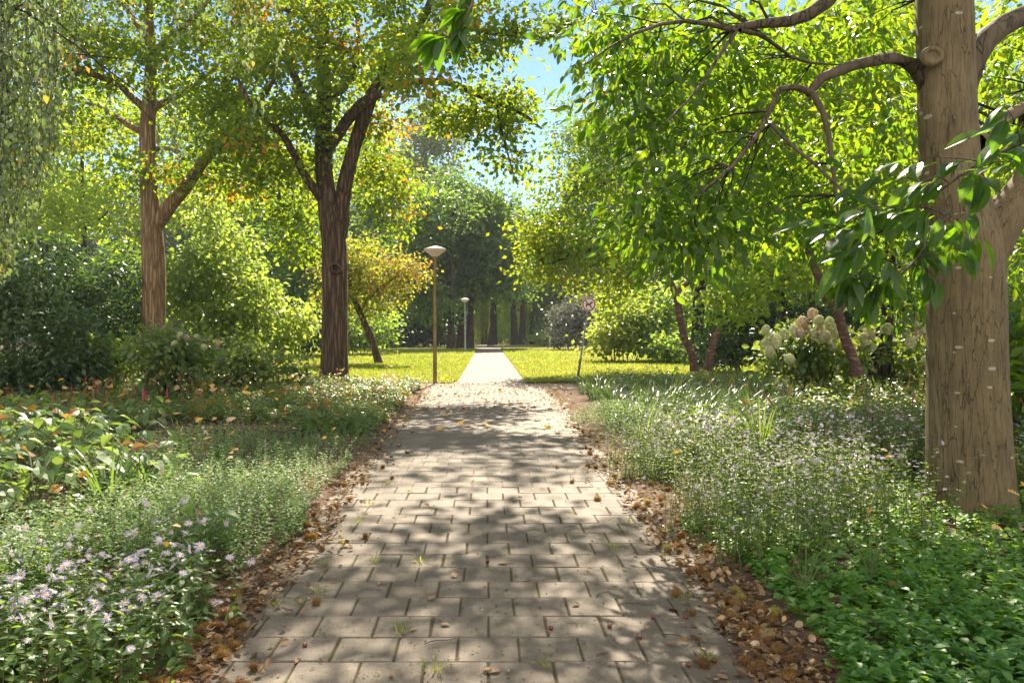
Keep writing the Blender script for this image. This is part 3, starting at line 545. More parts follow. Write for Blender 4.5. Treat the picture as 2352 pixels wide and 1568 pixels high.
# little rust-coloured tree leaning on the lawn
Y = 38.0
tree('cherry_tree', 'little leaning tree with rust and yellow leaves on the lawn', 'tree', gnd(869, Y),
    [(UV(Y, [(871, 838), (862, 805), (848, 765), (825, 715), (808, 670), (800, 620), (812, 580)]), np.array([11, 8, 7.5, 7, 6, 4, 2]) * PX(Y))],
    [(UV(Y, [(826, 715), (850, 680), (890, 650), (930, 625)]), np.array([4.5, 4, 3, 1.5]) * PX(Y)), (UV(Y, [(812, 680), (780, 660), (740, 640)]), np.array([4, 3, 1.5]) * PX(Y))],
    [blob(880, 630, Y, 85, 55, 1.8, 44, .1), blob(930, 620, Y - .5, 40, 30, 1., 14, .35), blob(830, 590, Y, 70, 45, 1.6, 30, -.1), blob(780, 650, Y, 60, 60, 1.5, 30, .0), blob(850, 680, Y, 70, 35, 1.4, 20, -.1)],
    'rust', 'bark_oak', 110, tk=10, leafkw=dict(size=.17, per=50, sigma=.4, autumn=0, tmean=.35, tsd=.25, thr=-.1))
# oak over the lawn edge on the other side of the path
Y = 33.0
tree('oak_tree', 'large backlit oak behind the red-ringed sign, its dark trunk rising behind the leaning cherry', 'tree', gnd(1602, Y),
    [(UV(Y, [(1602, 860), (1601, 780), (1605, 690), (1612, 620), (1605, 540), (1585, 440), (1570, 330), (1560, 200), (1555, 80)]), np.array([18, 14, 13, 13, 12, 10, 9, 7, 4]) * PX(Y))],
    [(UV(Y, [(1600, 520), (1560, 470, -.5), (1512, 430, -1), (1500, 370, -1.2), (1493, 290, -1.4), (1470, 200, -1.5)]), np.array([10, 9, 8, 7, 5, 3]) * PX(Y)),
     (UV(Y, [(1500, 390, -1.2), (1450, 395, -1.5), (1390, 420, -2), (1320, 430, -2.5)]), np.array([5, 4, 3, 2]) * PX(Y)),
     (UV(Y, [(1595, 500), (1500, 540, -2), (1400, 560, -3), (1310, 590, -4), (1250, 610, -4)]), np.array([9, 8, 6, 4, 2]) * PX(Y)),
     (UV(Y, [(1585, 440), (1650, 380), (1720, 320)]), np.array([8, 6, 3]) * PX(Y))],
    [blob(1370, 250, Y - 2, 80, 90, 2, 44, -.1), blob(1300, 430, Y - 2.5, 75, 60, 1.8, 40, -.1), blob(1420, 400, Y - 1.5, 90, 90, 2.2, 60, -.12), blob(1330, 540, Y - 3.5, 105, 60, 1.9, 66, 0), blob(1260, 600, Y - 4, 70, 45, 1.4, 34, .18),
     blob(1430, 570, Y - 2.5, 90, 60, 2, 52, .05), blob(1480, 230, Y - 1, 100, 100, 2.5, 60, -.1), blob(1400, 660, Y - 2.5, 75, 35, 1.4, 26, .22), blob(1230, 530, Y - 4, 45, 30, 1, 13, .2), blob(1580, 300, Y, 110, 130, 3, 60, -.05), blob(1700, 300, Y, 110, 130, 3, 54),
     blob(1460, 100, Y, 110, 70, 2.5, 46), blob(1600, 60, Y, 140, 110, 3, 56), blob(1560, 480, Y - 1, 90, 80, 2, 40, .05), blob(1650, 600, Y - 2, 90, 60, 1.6, 40, .2), blob(1760, 620, Y - 2, 80, 60, 1.6, 36, .25)],
    'oak', 'bark_dark', 120, tk=14, leafkw=dict(size=.18, per=34, sigma=.4, autumn=.02, shell=.35, thr=.0, nj=.75), branch_parts=True)
# leaning cherry, cut trunk, and the small trees around the hydrangeas
Y = 21.0
tree('cherry_tree', 'leaning cherry with a smooth reddish curved trunk beside the cut stump', 'tree', gnd(1594, Y),
    [(UV(Y, [(1596, 852), (1590, 815), (1572, 775), (1562, 730), (1556, 690), (1542, 650), (1518, 605), (1490, 560)]), np.array([12, 9, 8, 8, 8.5, 7, 6, 3]) * PX(Y))],
    [(UV(Y, [(1555, 672), (1580, 650), (1630, 625), (1670, 600), (1720, 560)]), np.array([6, 5.5, 5, 4, 2]) * PX(Y))],
    [blob(1480, 540, Y - .5, 70, 40, .9, 22), blob(1560, 500, Y, 80, 45, 1, 26), blob(1690, 560, Y, 70, 45, 1, 24), blob(1620, 600, Y, 45, 25, .7, 9)],
    'chestnut', 'bark_red', 121, tk=12, leafkw=dict(size=.13, per=20, sigma=.3, tmpl=NARROW, width=2.0, autumn=.02, droop=.6), branch_parts=True)
mb = MB(); P = smooth_path(UV(20.5, [(1624, 850), (1632, 815), (1643, 775), (1652, 760)]), 12); tube(mb, P, np.linspace(.115, .085, 12), 14, .06, cap=True)
tag(mb.build('tree_stump', M['bark_red'], None, True, gnd(1624, 20.5)), 'sawn-off slanting trunk beside the leaning cherry', 'stump')
Y = 14.5
tree('chestnut_tree', 'young chestnut with a thin bent trunk growing through the hydrangeas', 'tree', gnd(1966, Y),
    [(UV(Y, [(1970, 862), (1960, 825), (1940, 775), (1925, 720), (1903, 680), (1880, 635), (1862, 590), (1840, 520), (1830, 430), (1820, 330)]), np.array([16, 11, 11, 11, 10, 9, 8, 7, 5, 3]) * PX(Y))],
    [(UV(Y, [(1925, 720), (1950, 690), (1985, 670)]), np.array([5, 4, 2]) * PX(Y)), (UV(Y, [(1850, 560), (1900, 480), (1960, 400)]), np.array([6, 5, 2]) * PX(Y)), (UV(Y, [(1840, 520), (1780, 460), (1720, 400)]), np.array([5, 4, 2]) * PX(Y))],
    [blob(1800, 280, Y, 130, 120, 1.6, 60, .2), blob(1950, 300, Y, 110, 140, 1.6, 56, .2), blob(1700, 400, Y, 90, 70, 1.2, 30, .15), blob(1880, 120, Y, 170, 100, 1.8, 60, .25), blob(1960, 500, Y, 90, 70, 1, 28, .1), blob(1700, 180, Y, 110, 110, 1.6, 44, .2), bl(.2, 14.4, 9.0, 2.1, 1.5, .8, 76), blob(1820, 500, Y, 80, 50, 1, 18, .1)],  # the bl() clump is out of view, put in to shade the near path
    'chestnut', 'bark_red', 130, tk=12, leafkw=dict(size=.19, per=26, sigma=.3, tmpl=OVAL, width=.62, autumn=.01, droop=.5, tmean=.55), branch_parts=True)
tree('chestnut_tree', 'chestnut with a straight dark trunk and a pale leaning stem behind the thick trunk', 'tree', gnd(2036, 16),
    [(UV(16, [(2034, 858), (2034, 800), (2038, 730), (2042, 650), (2046, 560), (2050, 440), (2050, 300)]), np.array([20, 14, 13, 13, 12, 9, 5]) * PX(16))],
    [(UV(15.8, [(2004, 862), (2012, 815), (2028, 775), (2036, 735, .2)]), np.array([13, 12, 11, 9]) * PX(16)), (UV(16, [(2046, 560), (2120, 460), (2200, 400)]), np.array([8, 6, 3]) * PX(16))],
    [blob(2050, 240, 16, 120, 150, 1.8, 50, .2), blob(2240, 300, 16, 130, 200, 1.8, 64, .25), blob(2330, 120, 15, 100, 140, 1.6, 44, .3), blob(2070, 560, 16, 80, 90, 1.2, 26, .05), blob(2060, 60, 16, 150, 100, 2, 40, .25), blob(2320, 520, 15, 60, 110, 1, 24, .1), blob(2090, 690, 15, 60, 50, .8, 12, -.2)],
    'chestnut', 'bark_dark', 131, tk=12, leafkw=dict(size=.19, per=26, sigma=.3, tmpl=OVAL, width=.62, autumn=.01, droop=.5, tmean=.55))
# maples shining over the hedge
simple_tree('maple_tree', 'small yellow-green maple shining above the dark hedge behind the hydrangeas', 1790, 27, [vtrunk(1800, 27, 830, 560, 12, 5)],
    [blob(1720, 640, 27, 90, 45, 1.4, 34), blob(1830, 620, 27, 100, 55, 1.5, 44), blob(1930, 560, 27, 110, 70, 1.5, 44), blob(1780, 540, 27, 120, 60, 1.6, 44), blob(1690, 700, 26, 60, 30, 1, 16)], 'bright', 'bark_dark', 140, size=.14, per=18, sigma=.4)
simple_tree('maple_tree', 'tall bright maple rising behind the broad oak and the hydrangeas', 2000, 40, [vtrunk(2000, 40, 820, 200, 18, 6)],
    [blob(1850, 350, 40, 130, 130, 3, 60), blob(2020, 300, 40, 130, 150, 3, 60), blob(2200, 350, 40, 130, 150, 3, 60), blob(1900, 120, 40, 170, 120, 3.5, 60), blob(2200, 120, 40, 170, 120, 3.5, 60), blob(1980, 520, 39, 150, 90, 2.5, 60), blob(1720, 180, 42, 110, 120, 3, 44), blob(2200, 560, 38, 160, 110, 2.5, 60)], 'bright', 'bark_dark', 141, size=.2, per=16, sigma=.6)

# weeping birch that hangs in at the side
def birch(seed):
    rng = np.random.default_rng(seed); Y = 11.0; base = gnd(-420, Y); root = tag(empty('birch_tree', base), 'weeping birch whose grey-green leaf strings hang down at the side of the view', 'tree')
    mb = MB(); P = smooth_path([base, base + [.1, 0, 2], base + [.2, .1, 5], base + [.5, .1, 8]], 30); tube(mb, P, np.linspace(.2, .1, 30), 14, .05)
    tm = MB(); lm = MB()
    for q in range(210):
        if q < 170: uu = -80 + 230 * rng.uniform() ** 1.35; yy = Y + rng.normal() * .9; v1 = 660 - 380 * max(0, uu / 150) ** .8 * rng.uniform(.5, 1.1) - 120 * rng.uniform()
        else: uu = rng.uniform(150, 640); yy = Y + rng.normal() * .6; v1 = rng.uniform(20, 110) + (90 if 560 < uu < 625 else 0)
        top = at(uu + rng.normal() * 15, rng.uniform(-260, -80) if q % 3 else rng.uniform(-80, 300), yy); z1 = at(uu, v1, yy)[2]
        if z1 > top[2] - .4: z1 = top[2] - .4
        n = int((top[2] - z1) / .05) + 3; z = np.linspace(top[2], z1, n); sw = np.cumsum(rng.normal(size=(n, 2)) * .012, 0)
        S_ = np.stack([top[0] + sw[:, 0], top[1] + sw[:, 1], z], 1); tube(tm, S_[::3] if n > 9 else S_, .003, 3)
        if q % 4 == 0:
            a = P[rng.integers(16, 30)]; tube(tm, smooth_path([a, (a + top) / 2 + [0, 0, .6], top], 8), np.linspace(.03, .004, 8), 4)
        az = rng.uniform(0, 6.28, n); f = np.stack([np.cos(az) * .7, np.sin(az) * .7, -.9 - 0 * az], 1); nn = np.stack([np.cos(az), np.sin(az), .6 + 0 * az], 1) + rng.normal(size=(n, 3)) * .4
        t = np.clip(rng.normal(.45, .2, n), 0, .86); t = np.where(rng.uniform(size=n) < .04, rng.uniform(.92, 1, n), t)
        leaves(lm, HEART, S_ + rng.normal(size=(n, 3)) * .02, f, nn, .068 * rng.uniform(.7, 1.25, n), t)
    mb.build('trunk', M['bark_pale'], root, True, base); join(lm, tm).build('crown', [M['birch'], M['bark_dark']], root, False, base)
birch(150)

# ------------------------------------------------------------------ shrubs
def shrub(name, label, u, Y, blobs, leafm, seed, group=None, cat='shrub', size=.1, per=26, sigma=.22, stems=7, barkm='bark_dark', **kw):
    rng = np.random.default_rng(seed); base = gnd(u, Y); root = tag(empty(name, base), label, cat, group); mb = MB(); nodes = []
    for i in range(max(stems, len(blobs))):
        b = blobs[i % len(blobs)]; c = np.asarray(b[0]) + rng.normal(size=3) * np.asarray(b[1]) * .3; c[2] = max(c[2], .4)
        s = base + np.array([(c[0] - base[0]) * .35 + rng.normal() * .12, (c[1] - base[1]) * .3 + rng.normal() * .12, 0])
        P = smooth_path([s, s * .5 + c * .5 + [0, 0, .12 * c[2]], c], 10); R = np.linspace(.012 + .006 * c[2], .006, 10); tube(mb, P, R, 5); nodes += limb_nodes(P[3:], R[3:])
    lm = MB(); tw = MB(); lk = dict(size=size * 1.5, per=per * 1.15, nj=.85, thr=.04, sigma=sigma * 1.05, autumn=.0, shell=.55, zmin=.12, twig_r=.004); lk.update(kw)
    make_crown(lm, tw, nodes, blobs, rng, **lk)
    mb.build('stem', M[barkm], root, True, base); join(lm, tw).build('foliage', [M[leafm], M[barkm]], root, False, base)
    return root
shrub('rhododendron_shrub', 'dark glossy rhododendron bulging over the bed below the hanging birch', 60, 18, [blob(40, 780, 18, 120, 110, 1.5, 150), blob(150, 800, 18, 80, 80, 1.2, 80), blob(-60, 720, 18.5, 110, 130, 1.5, 80), blob(60, 660, 18.5, 80, 60, 1.1, 44), blob(90, 860, 17.6, 110, 45, 1, 60)], 'gloss', 200, size=.095, per=22, sigma=.2, tmpl=OVAL, width=.7)
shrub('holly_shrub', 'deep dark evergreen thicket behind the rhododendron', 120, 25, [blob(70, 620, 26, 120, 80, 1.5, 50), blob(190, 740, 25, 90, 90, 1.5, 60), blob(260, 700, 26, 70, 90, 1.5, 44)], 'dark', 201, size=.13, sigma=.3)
shrub('hazel_shrub', 'mid green hazel shrub behind the warm oak trunk', 290, 30, [blob(250, 700, 30, 70, 90, 1.5, 56), blob(310, 640, 31, 70, 80, 1.5, 50), blob(250, 800, 28, 80, 40, 1.2, 34)], 'far', 202, size=.16, sigma=.36)
shrub('privet_shrub', 'low sunlit privet at the edge of the strip of lawn', 225, 19, [blob(215, 815, 19, 60, 42, .9, 40), blob(265, 830, 19.5, 50, 25, .8, 22)], 'shrub', 203, size=.1, sigma=.24, tmean=.3)
shrub('spindle_shrub', 'tall pale shrub with arching light-green branches between the two oaks', 560, 31, [blob(430, 640, 31, 65, 85, 1.6, 60, -.1), blob(520, 590, 32, 60, 75, 1.6, 54), blob(560, 690, 31, 80, 65, 1.6, 66, .1), blob(640, 740, 30, 70, 50, 1.5, 50, .2), blob(600, 800, 29.5, 100, 35, 1.4, 56, .1), blob(480, 760, 30, 90, 60, 1.5, 60, 0), blob(500, 500, 33, 50, 50, 1.4, 24, .1)], 'shrub', 204, size=.15, sigma=.34, droop=.5)
shrub('elder_shrub', 'dark shrub shaded behind the arching pale shrub', 690, 50, [blob(690, 640, 50, 60, 80, 2, 50), blob(650, 560, 52, 70, 60, 2, 40), blob(720, 740, 48, 50, 55, 1.6, 40)], 'far', 205, size=.24, sigma=.5, tmean=.2)
shrub('laurel_shrub', 'mid green laurel right behind the little leaning tree', 830, 52, [blob(810, 760, 52, 50, 40, 1.5, 34), blob(870, 750, 54, 45, 40, 1.5, 34), blob(780, 700, 52, 45, 50, 1.5, 28)], 'shrub', 206, size=.2, sigma=.45, tmean=.15)
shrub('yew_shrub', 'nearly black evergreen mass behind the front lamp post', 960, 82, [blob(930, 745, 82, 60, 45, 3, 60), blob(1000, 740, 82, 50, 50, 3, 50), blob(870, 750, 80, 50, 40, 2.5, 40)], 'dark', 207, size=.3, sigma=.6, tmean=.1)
shrub('privet_shrub', 'rounded silvery bush shining behind the sign', 1330, 66, [blob(1310, 730, 66, 42, 36, 1.8, 56, .2), blob(1345, 745, 66, 42, 40, 1.8, 50), blob(1300, 765, 65, 34, 25, 1.4, 24), blob(1340, 705, 66, 35, 25, 1.4, 22, .2)], 'grey', 208, size=.2, sigma=.42)
shrub('weed_clump', 'pale sunlit weeds at the far end of the lawn', 1252, 84, [blob(1240, 776, 84, 22, 10, 1, 16), blob(1268, 778, 83, 20, 12, 1, 16)], 'shrub', 209, size=.2, sigma=.35, tmean=.8)
for i, (u, Y, lab, bl_, tm_, mat_) in enumerate([
    (1420, 40, 'yellow-green shrub with rusty tips beside the sign', [blob(1395, 775, 40, 30, 34, 1, 26, .3), blob(1440, 745, 41, 50, 50, 1.4, 50), blob(1425, 700, 42, 45, 30, 1.3, 26, .1)], .6, 'shrub'),
    (1510, 41, 'dense mid green shrub at the back of the lawn', [blob(1500, 760, 41, 60, 50, 1.6, 60, -.1), blob(1530, 700, 42, 60, 40, 1.6, 44), blob(1560, 790, 38, 50, 30, 1.3, 30, -.2)], .35, 'shrub'),
    (1590, 43, 'light shrub framing the oak trunk behind the leaning cherry', [blob(1590, 700, 43, 60, 60, 1.6, 46), blob(1640, 760, 41, 45, 50, 1.4, 36, -.2)], .4, 'shrub'),
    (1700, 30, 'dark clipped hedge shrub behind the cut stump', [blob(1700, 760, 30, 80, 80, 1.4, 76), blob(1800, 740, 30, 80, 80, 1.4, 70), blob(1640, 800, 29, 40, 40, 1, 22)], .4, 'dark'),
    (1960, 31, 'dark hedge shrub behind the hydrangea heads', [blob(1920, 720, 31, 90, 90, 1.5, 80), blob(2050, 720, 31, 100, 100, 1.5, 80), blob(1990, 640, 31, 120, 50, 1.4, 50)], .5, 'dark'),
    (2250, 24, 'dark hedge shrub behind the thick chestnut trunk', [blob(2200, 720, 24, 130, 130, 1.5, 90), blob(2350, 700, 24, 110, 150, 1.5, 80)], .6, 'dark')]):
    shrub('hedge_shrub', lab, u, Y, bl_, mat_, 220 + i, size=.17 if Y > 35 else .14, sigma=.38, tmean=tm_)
shrub('laurel_shrub', 'leafy laurel at the side behind the foot of the chestnut', 2400, 9.4, [blob(2385, 960, 9.4, 80, 130, .7, 60, .1), blob(2400, 760, 9.8, 80, 120, .7, 44)], 'chestnut', 230, size=.13, per=16, sigma=.22, tmpl=OVAL, width=.8, tmean=.4)
# far-off wood behind everything, one mass
rng = np.random.default_rng(300); lm = MB()
bl_ = []
for u in range(-700, 3200, 90):
    if 940 < u < 1330: h = 545 + 15 * math.sin(u)
    else: h = 330 + 70 * math.sin(u * .7)
    Yw = 128 + 8 * math.sin(u * 1.3); 
    for v in np.arange(h + 50, 800, 75): bl_.append(blob(u + rng.normal() * 20, v, Yw + rng.normal() * 3, 75, 60, 4, 30, rng.normal() * .1))
make_crown(lm, None, [(at(1100, 700, 130), .1)], bl_, rng, size=.8, per=44, sigma=1.4, autumn=0, shell=.6, tmean=.35, thr=-.5)
tag(lm.build('far_wood', M['far']), 'distant wood closing the view behind the park trees', 'wood', None, 'stuff')
print('trees', time.time() - T0)

# ------------------------------------------------------------------ the ground
def sheet(name, xs, ys, zf, mat, kind='structure', mask=None):
    X, Yg = np.meshgrid(xs, ys); Z = zf(X, Yg); V = np.stack([X, Yg, Z], -1).reshape(-1, 3); nx = len(xs)
    i = np.arange(len(ys) - 1)[:, None] * nx; j = np.arange(nx - 1)[None]
    F = np.stack([i + j, i + j + 1, i + nx + j + 1, i + nx + j], -1).reshape(-1, 4)
    if mask is not None:
        c = V[F].mean(1); F = F[mask(c[:, 0], c[:, 1])]
    mb = MB(); mb.add(V, F); return tag(mb.build(name, mat, None, True), kind=kind)
def ground_mat(name, stops, scale, fine, rough=.95, bump=.6, specks=None):
    m, nt, N, L = newmat(name); tc = N('ShaderNodeTexCoord')
    n = N('ShaderNodeTexNoise'); n.inputs['Scale'].default_value = scale; n.inputs['Detail'].default_value = 8; n.inputs['Roughness'].default_value = .7; L(tc.outputs['Object'], n.inputs[0])
    r = ramp(N, stops); L(n.outputs[0], r.inputs[0]); col = r.outputs[0]
    n2 = N('ShaderNodeTexNoise'); n2.inputs['Scale'].default_value = fine; n2.inputs['Detail'].default_value = 4; L(tc.outputs['Object'], n2.inputs[0])
    if specks:
        mp = N('ShaderNodeMapping'); mp.inputs['Scale'].default_value = specks[2]; L(tc.outputs['Object'], mp.inputs[0])
        n3 = N('ShaderNodeTexNoise'); n3.inputs['Scale'].default_value = 1; n3.inputs['Detail'].default_value = 3; L(mp.outputs[0], n3.inputs[0])
        r3 = ramp(N, [(specks[1], (0, 0, 0)), (specks[1] + .05, (1, 1, 1))]); L(n3.outputs[0], r3.inputs[0])
        mx = N('ShaderNodeMix'); mx.data_type = 'RGBA'; L(r3.outputs[0], mx.inputs[0]); L(col, mx.inputs[6]); mx.inputs[7].default_value = (*specks[0], 1); col = mx.outputs[2]
    p = N('ShaderNodeBsdfPrincipled'); p.inputs['Roughness'].default_value = rough; p.inputs['Specular IOR Level'].default_value = .15; L(col, p.inputs['Base Color'])
    b = N('ShaderNodeBump'); b.inputs['Strength'].default_value = bump; b.inputs['Distance'].default_value = .03; L(n2.outputs[0], b.inputs['Height']); L(b.outputs[0], p.inputs['Normal'])
    o = N('ShaderNodeOutputMaterial'); L(p.outputs[0], o.inputs[0]); return m
soil = ground_mat('soil', [(.3, (.035, .024, .017)), (.5, (.07, .048, .034)), (.7, (.12, .085, .06))], 3, 45)
verge = ground_mat('verge_soil', [(.3, (.055, .035, .024)), (.5, (.12, .08, .055)), (.7, (.22, .16, .115))], 9, 80)
sandy = ground_mat('sandy_soil', [(.3, (.15, .11, .085)), (.5, (.25, .2, .155)), (.7, (.34, .28, .22))], 4, 70, bump=.4)
lawnm = ground_mat('lawn_turf', [(.3, (.075, .1, .02)), (.5, (.15, .165, .035)), (.7, (.24, .21, .08))], .9, 55, bump=1.0, specks=((.07, .055, .025), .6, (4, 2.4, 1)))
gs = np.concatenate([[-118, -80, -40], np.linspace(-25, 25, 51), [40, 80, 118]])
sheet('ground', gs, np.concatenate([[-14, -10], np.linspace(-6, 30, 37), [45, 70, 100, 130, 158]]), lambda x, y: -.035 + 0 * x, soil)
lx = np.linspace(-40, 40, 161); ly = np.linspace(24.1, 100, 153)
def lawn_z(x, y): return .004 + .025 * np.clip((np.abs(x - .12) - 1.15) / 1.5, 0, 1) + .02 * fbm(x, y, .5, 3)
PATHC = .12
sheet('lawn', np.linspace(-40, PATHC - 1.12, 118), ly, lawn_z, lawnm)
o = sheet('lawn', np.linspace(PATHC + 1.12, 40, 118), ly, lawn_z, lawnm)
# the trodden crossing where the paving meets the lawn
sheet('crossing', np.linspace(-3.4, 5.5, 60), np.linspace(20.2, 24.15, 30), lambda x, y: -.012 + .006 * fbm(x, y, 2, 5) + .012 * (np.abs(x) > 1.5), sandy)

# paving: square concrete slabs in running bond, joints filled with soil and moss
def paving_mat():
    m, nt, N, L = newmat('concrete_paving'); tc = N('ShaderNodeTexCoord')
    a = N('ShaderNodeAttribute'); a.attribute_name = 'tint'
    r0 = ramp(N, [(0, (.112, .09, .066)), (.5, (.136, .111, .082)), (1, (.16, .132, .099))]); L(a.outputs['Fac'], r0.inputs[0])
    n1 = N('ShaderNodeTexNoise'); n1.inputs['Scale'].default_value = 5; n1.inputs['Detail'].default_value = 7; n1.inputs['Roughness'].default_value = .7; L(tc.outputs['Object'], n1.inputs[0])
    r1 = ramp(N, [(.3, (.66, .64, .62)), (.62, (1.1, 1.1, 1.1))]); L(n1.outputs[0], r1.inputs[0])
    mx = N('ShaderNodeMix'); mx.data_type = 'RGBA'; mx.blend_type = 'MULTIPLY'; mx.inputs[0].default_value = 1; L(r0.outputs[0], mx.inputs[6]); L(r1.outputs[0], mx.inputs[7])
    v = N('ShaderNodeTexVoronoi'); v.inputs['Scale'].default_value = 150; L(tc.outputs['Object'], v.inputs[0])
    r2 = ramp(N, [(0, (.45, .45, .45)), (.35, (1, 1, 1)), (.75, (1, 1, 1)), (.95, (1.5, 1.45, 1.35))]); L(v.outputs['Color'], r2.inputs[0])
    m2 = N('ShaderNodeMix'); m2.data_type = 'RGBA'; m2.blend_type = 'MULTIPLY'; m2.inputs[0].default_value = .8; L(mx.outputs[2], m2.inputs[6]); L(r2.outputs[0], m2.inputs[7])
    p = N('ShaderNodeBsdfPrincipled'); p.inputs['Roughness'].default_value = .72; p.inputs['Specular IOR Level'].default_value = .35; L(m2.outputs[2], p.inputs['Base Color'])
    n2 = N('ShaderNodeTexNoise'); n2.inputs['Scale'].default_value = 130; n2.inputs['Detail'].default_value = 5; L(tc.outputs['Object'], n2.inputs[0])
    b = N('ShaderNodeBump'); b.inputs['Strength'].default_value = .35; b.inputs['Distance'].default_value = .006; L(n2.outputs[0], b.inputs['Height']); L(b.outputs[0], p.inputs['Normal'])
    o = N('ShaderNodeOutputMaterial'); L(p.outputs[0], o.inputs[0]); return m
pav = paving_mat()
def slabs(mb, rng, y0, y1, half, cx, T=.3, gx=.0105, gy=.0045):
    row = 0; y = y0
    while y < y1:
        off = T / 2 * (row % 2) + rng.normal() * .004
        n = int(half / T) + 1
        for i in range(-n, n + 1):
            x = i * T + off
            if abs(x) > half + rng.uniform(0, .12): continue
            w = T / 2 - gx / 2 + rng.normal() * .0015; d = T / 2 - gy / 2 + rng.normal() * .001
            zc = np.clip(rng.normal() * .0016, -.002, .004) * (1 if y0 < 20 else .3); ta, tb = np.clip(rng.normal(size=2) * .006, -.012, .012); ya = rng.normal() * .006
            ch = .005; pts = []
            for (sx, sy, dz, inn) in [(s1, s2, z_, k_) for (z_, k_) in ((-.045, 0), (-ch, 0), (0, ch)) for (s1, s2) in ((-1, -1), (1, -1), (1, 1), (-1, 1))]:
                px, py = sx * (w - inn), sy * (d - inn); cx_, cy_ = px - ya * py, py + ya * px
                pts.append((cx + x + cx_, y + cy_, zc + dz + ta * px + tb * py))
            f = [(8, 9, 10, 11)] + [(q, (q + 1) % 4, 4 + (q + 1) % 4, 4 + q) for q in range(4)] + [(4 + q, 4 + (q + 1) % 4, 8 + (q + 1) % 4, 8 + q) for q in range(4)]
            mb.add(pts, f, float(np.clip(rng.normal(.5, .22), 0, 1)))
        y += T; row += 1
mb = MB(); rng = np.random.default_rng(400)
slabs(mb, rng, .9, 24.0, 1.56, 0)
slabs(mb, rng, 24.0, 99.0, 1.12, PATHC)
tag(mb.build('path', pav), kind='structure')
# moss and soil level in the joints
jm = ground_mat('joint_soil', [(.35, (.06, .044, .03)), (.5, (.085, .066, .04)), (.64, (.07, .085, .02))], 5, 120)
sheet('path_bedding', np.linspace(-1.75, 1.75, 33), np.linspace(.8, 8.0, 60), lambda x, y: -.0062 + .0008 * fbm(x, y, 3, 9), jm)
sheet('path_bedding', np.linspace(-1.75, 1.75, 33), np.linspace(8.0, 24.0, 120), lambda x, y: -.0055 + .0006 * fbm(x, y, 3, 9), sandy)
sheet('path_bedding', np.linspace(PATHC - 1.2, PATHC + 1.2, 9), np.linspace(24.0, 99.0, 60), lambda x, y: -.005 + .001 * fbm(x, y, 2, 8), sandy)
# soil verges that creep over the outer slabs
def edge_l(y): return -1.31 + .13 * fbm(y, 0 * y, .8, 21) + .05 * fbm(y, 0 * y, 4, 22) - .012 * np.maximum(y - 8, 0)
def edge_r(y): return 1.30 + .13 * fbm(y, 0 * y, .8, 23) + .05 * fbm(y, 0 * y, 4, 24) + .016 * np.maximum(y - 8, 0)
def verge_z(side):
    def f(x, y):
        d = (edge_l(y) - x) if side < 0 else (x - edge_r(y))
        return np.clip(-.012 + .12 * d, -.03, .03) + .012 * fbm(x, y, 5, 31) + .006 * fbm(x, y, 22, 32) + .02 * np.clip(d - .6, 0, 2)
    return f
sheet('soil_verge', np.linspace(-2.6, -.85, 60), np.linspace(1.0, 21.5, 420), verge_z(-1), verge)
sheet('soil_verge', np.linspace(.85, 2.6, 60), np.linspace(1.0, 21.5, 420), verge_z(1), verge)
sheet('flower_bed', np.linspace(-24, -2.55, 90), np.linspace(1.0, 24.2, 100), lambda x, y: .01 + .03 * fbm(x, y, .8, 33) + .01 * fbm(x, y, 5, 34), soil)
sheet('flower_bed', np.linspace(2.55, 24, 90), np.linspace(1.0, 24.2, 100), lambda x, y: .01 + .03 * fbm(x, y, .8, 35) + .01 * fbm(x, y, 5, 36), soil)

# ------------------------------------------------------------------ grass
M['grass'] = leaf_mat('grass_blade', G((0, (.08, .13, .02)), (.6, (.15, .19, .035)), (1, (.27, .24, .08))), G((0, (.34, .46, .03)), (.6, (.54, .6, .06)), (1, (.66, .6, .16))), .5, .5, .3)
def field(rng, n, y0, y1, x0, x1, p=1.6):
    """random places, denser near the camera"""
    t = rng.uniform(size=n); a, b = y0 ** -p, y1 ** -p
    y = (a + (b - a) * t) ** (-1 / p); return rng.uniform(x0, x1, n), y
rng = np.random.default_rng(500); mb = MB()
x, y = field(rng, 150000, 24.1, 70, -15, 15, 1.3)
ex = rng.integers(0, 2, 9000) * 2 - 1; ey = 24.1 + 45 * rng.uniform(size=9000) ** 1.6; exx = PATHC + ex * (1.1 + np.abs(rng.normal(size=9000)) * .06)
x = np.concatenate([x, exx]); y = np.concatenate([y, ey])
fx = np.concatenate([rng.uniform(-14, -1.0, 4000), rng.uniform(1.3, 9, 4000)]); x = np.concatenate([x, fx]); y = np.concatenate([y, 24.1 + np.abs(rng.normal(size=8000)) * .1])
ok = (np.abs(x - PATHC) > 1.04) & (fbm(x * 2.2, y, 1.6, 77) < .42); x, y = x[ok], y[ok]; n = len(x); az = rng.uniform(0, 6.28, n)
f = np.stack([np.cos(az) * .6, np.sin(az) * .6, np.ones(n)], 1); nn = np.stack([np.cos(az + 1.57), np.sin(az + 1.57), 0 * az], 1)
leaves(mb, NARROW, np.stack([x, y, lawn_z(x, y)], 1), f, np.cross(nn, f), rng.uniform(.04, .095, n) * (1 + (y - 24) * .02), np.clip(.5 + .3 * fbm(x, y, .6, 41) + rng.normal(size=n) * .2, 0, 1), wid=1.2)
tag(mb.build('lawn_grass', M['grass']), 'short sunlit mown grass of the lawn', 'grass', None, 'stuff')

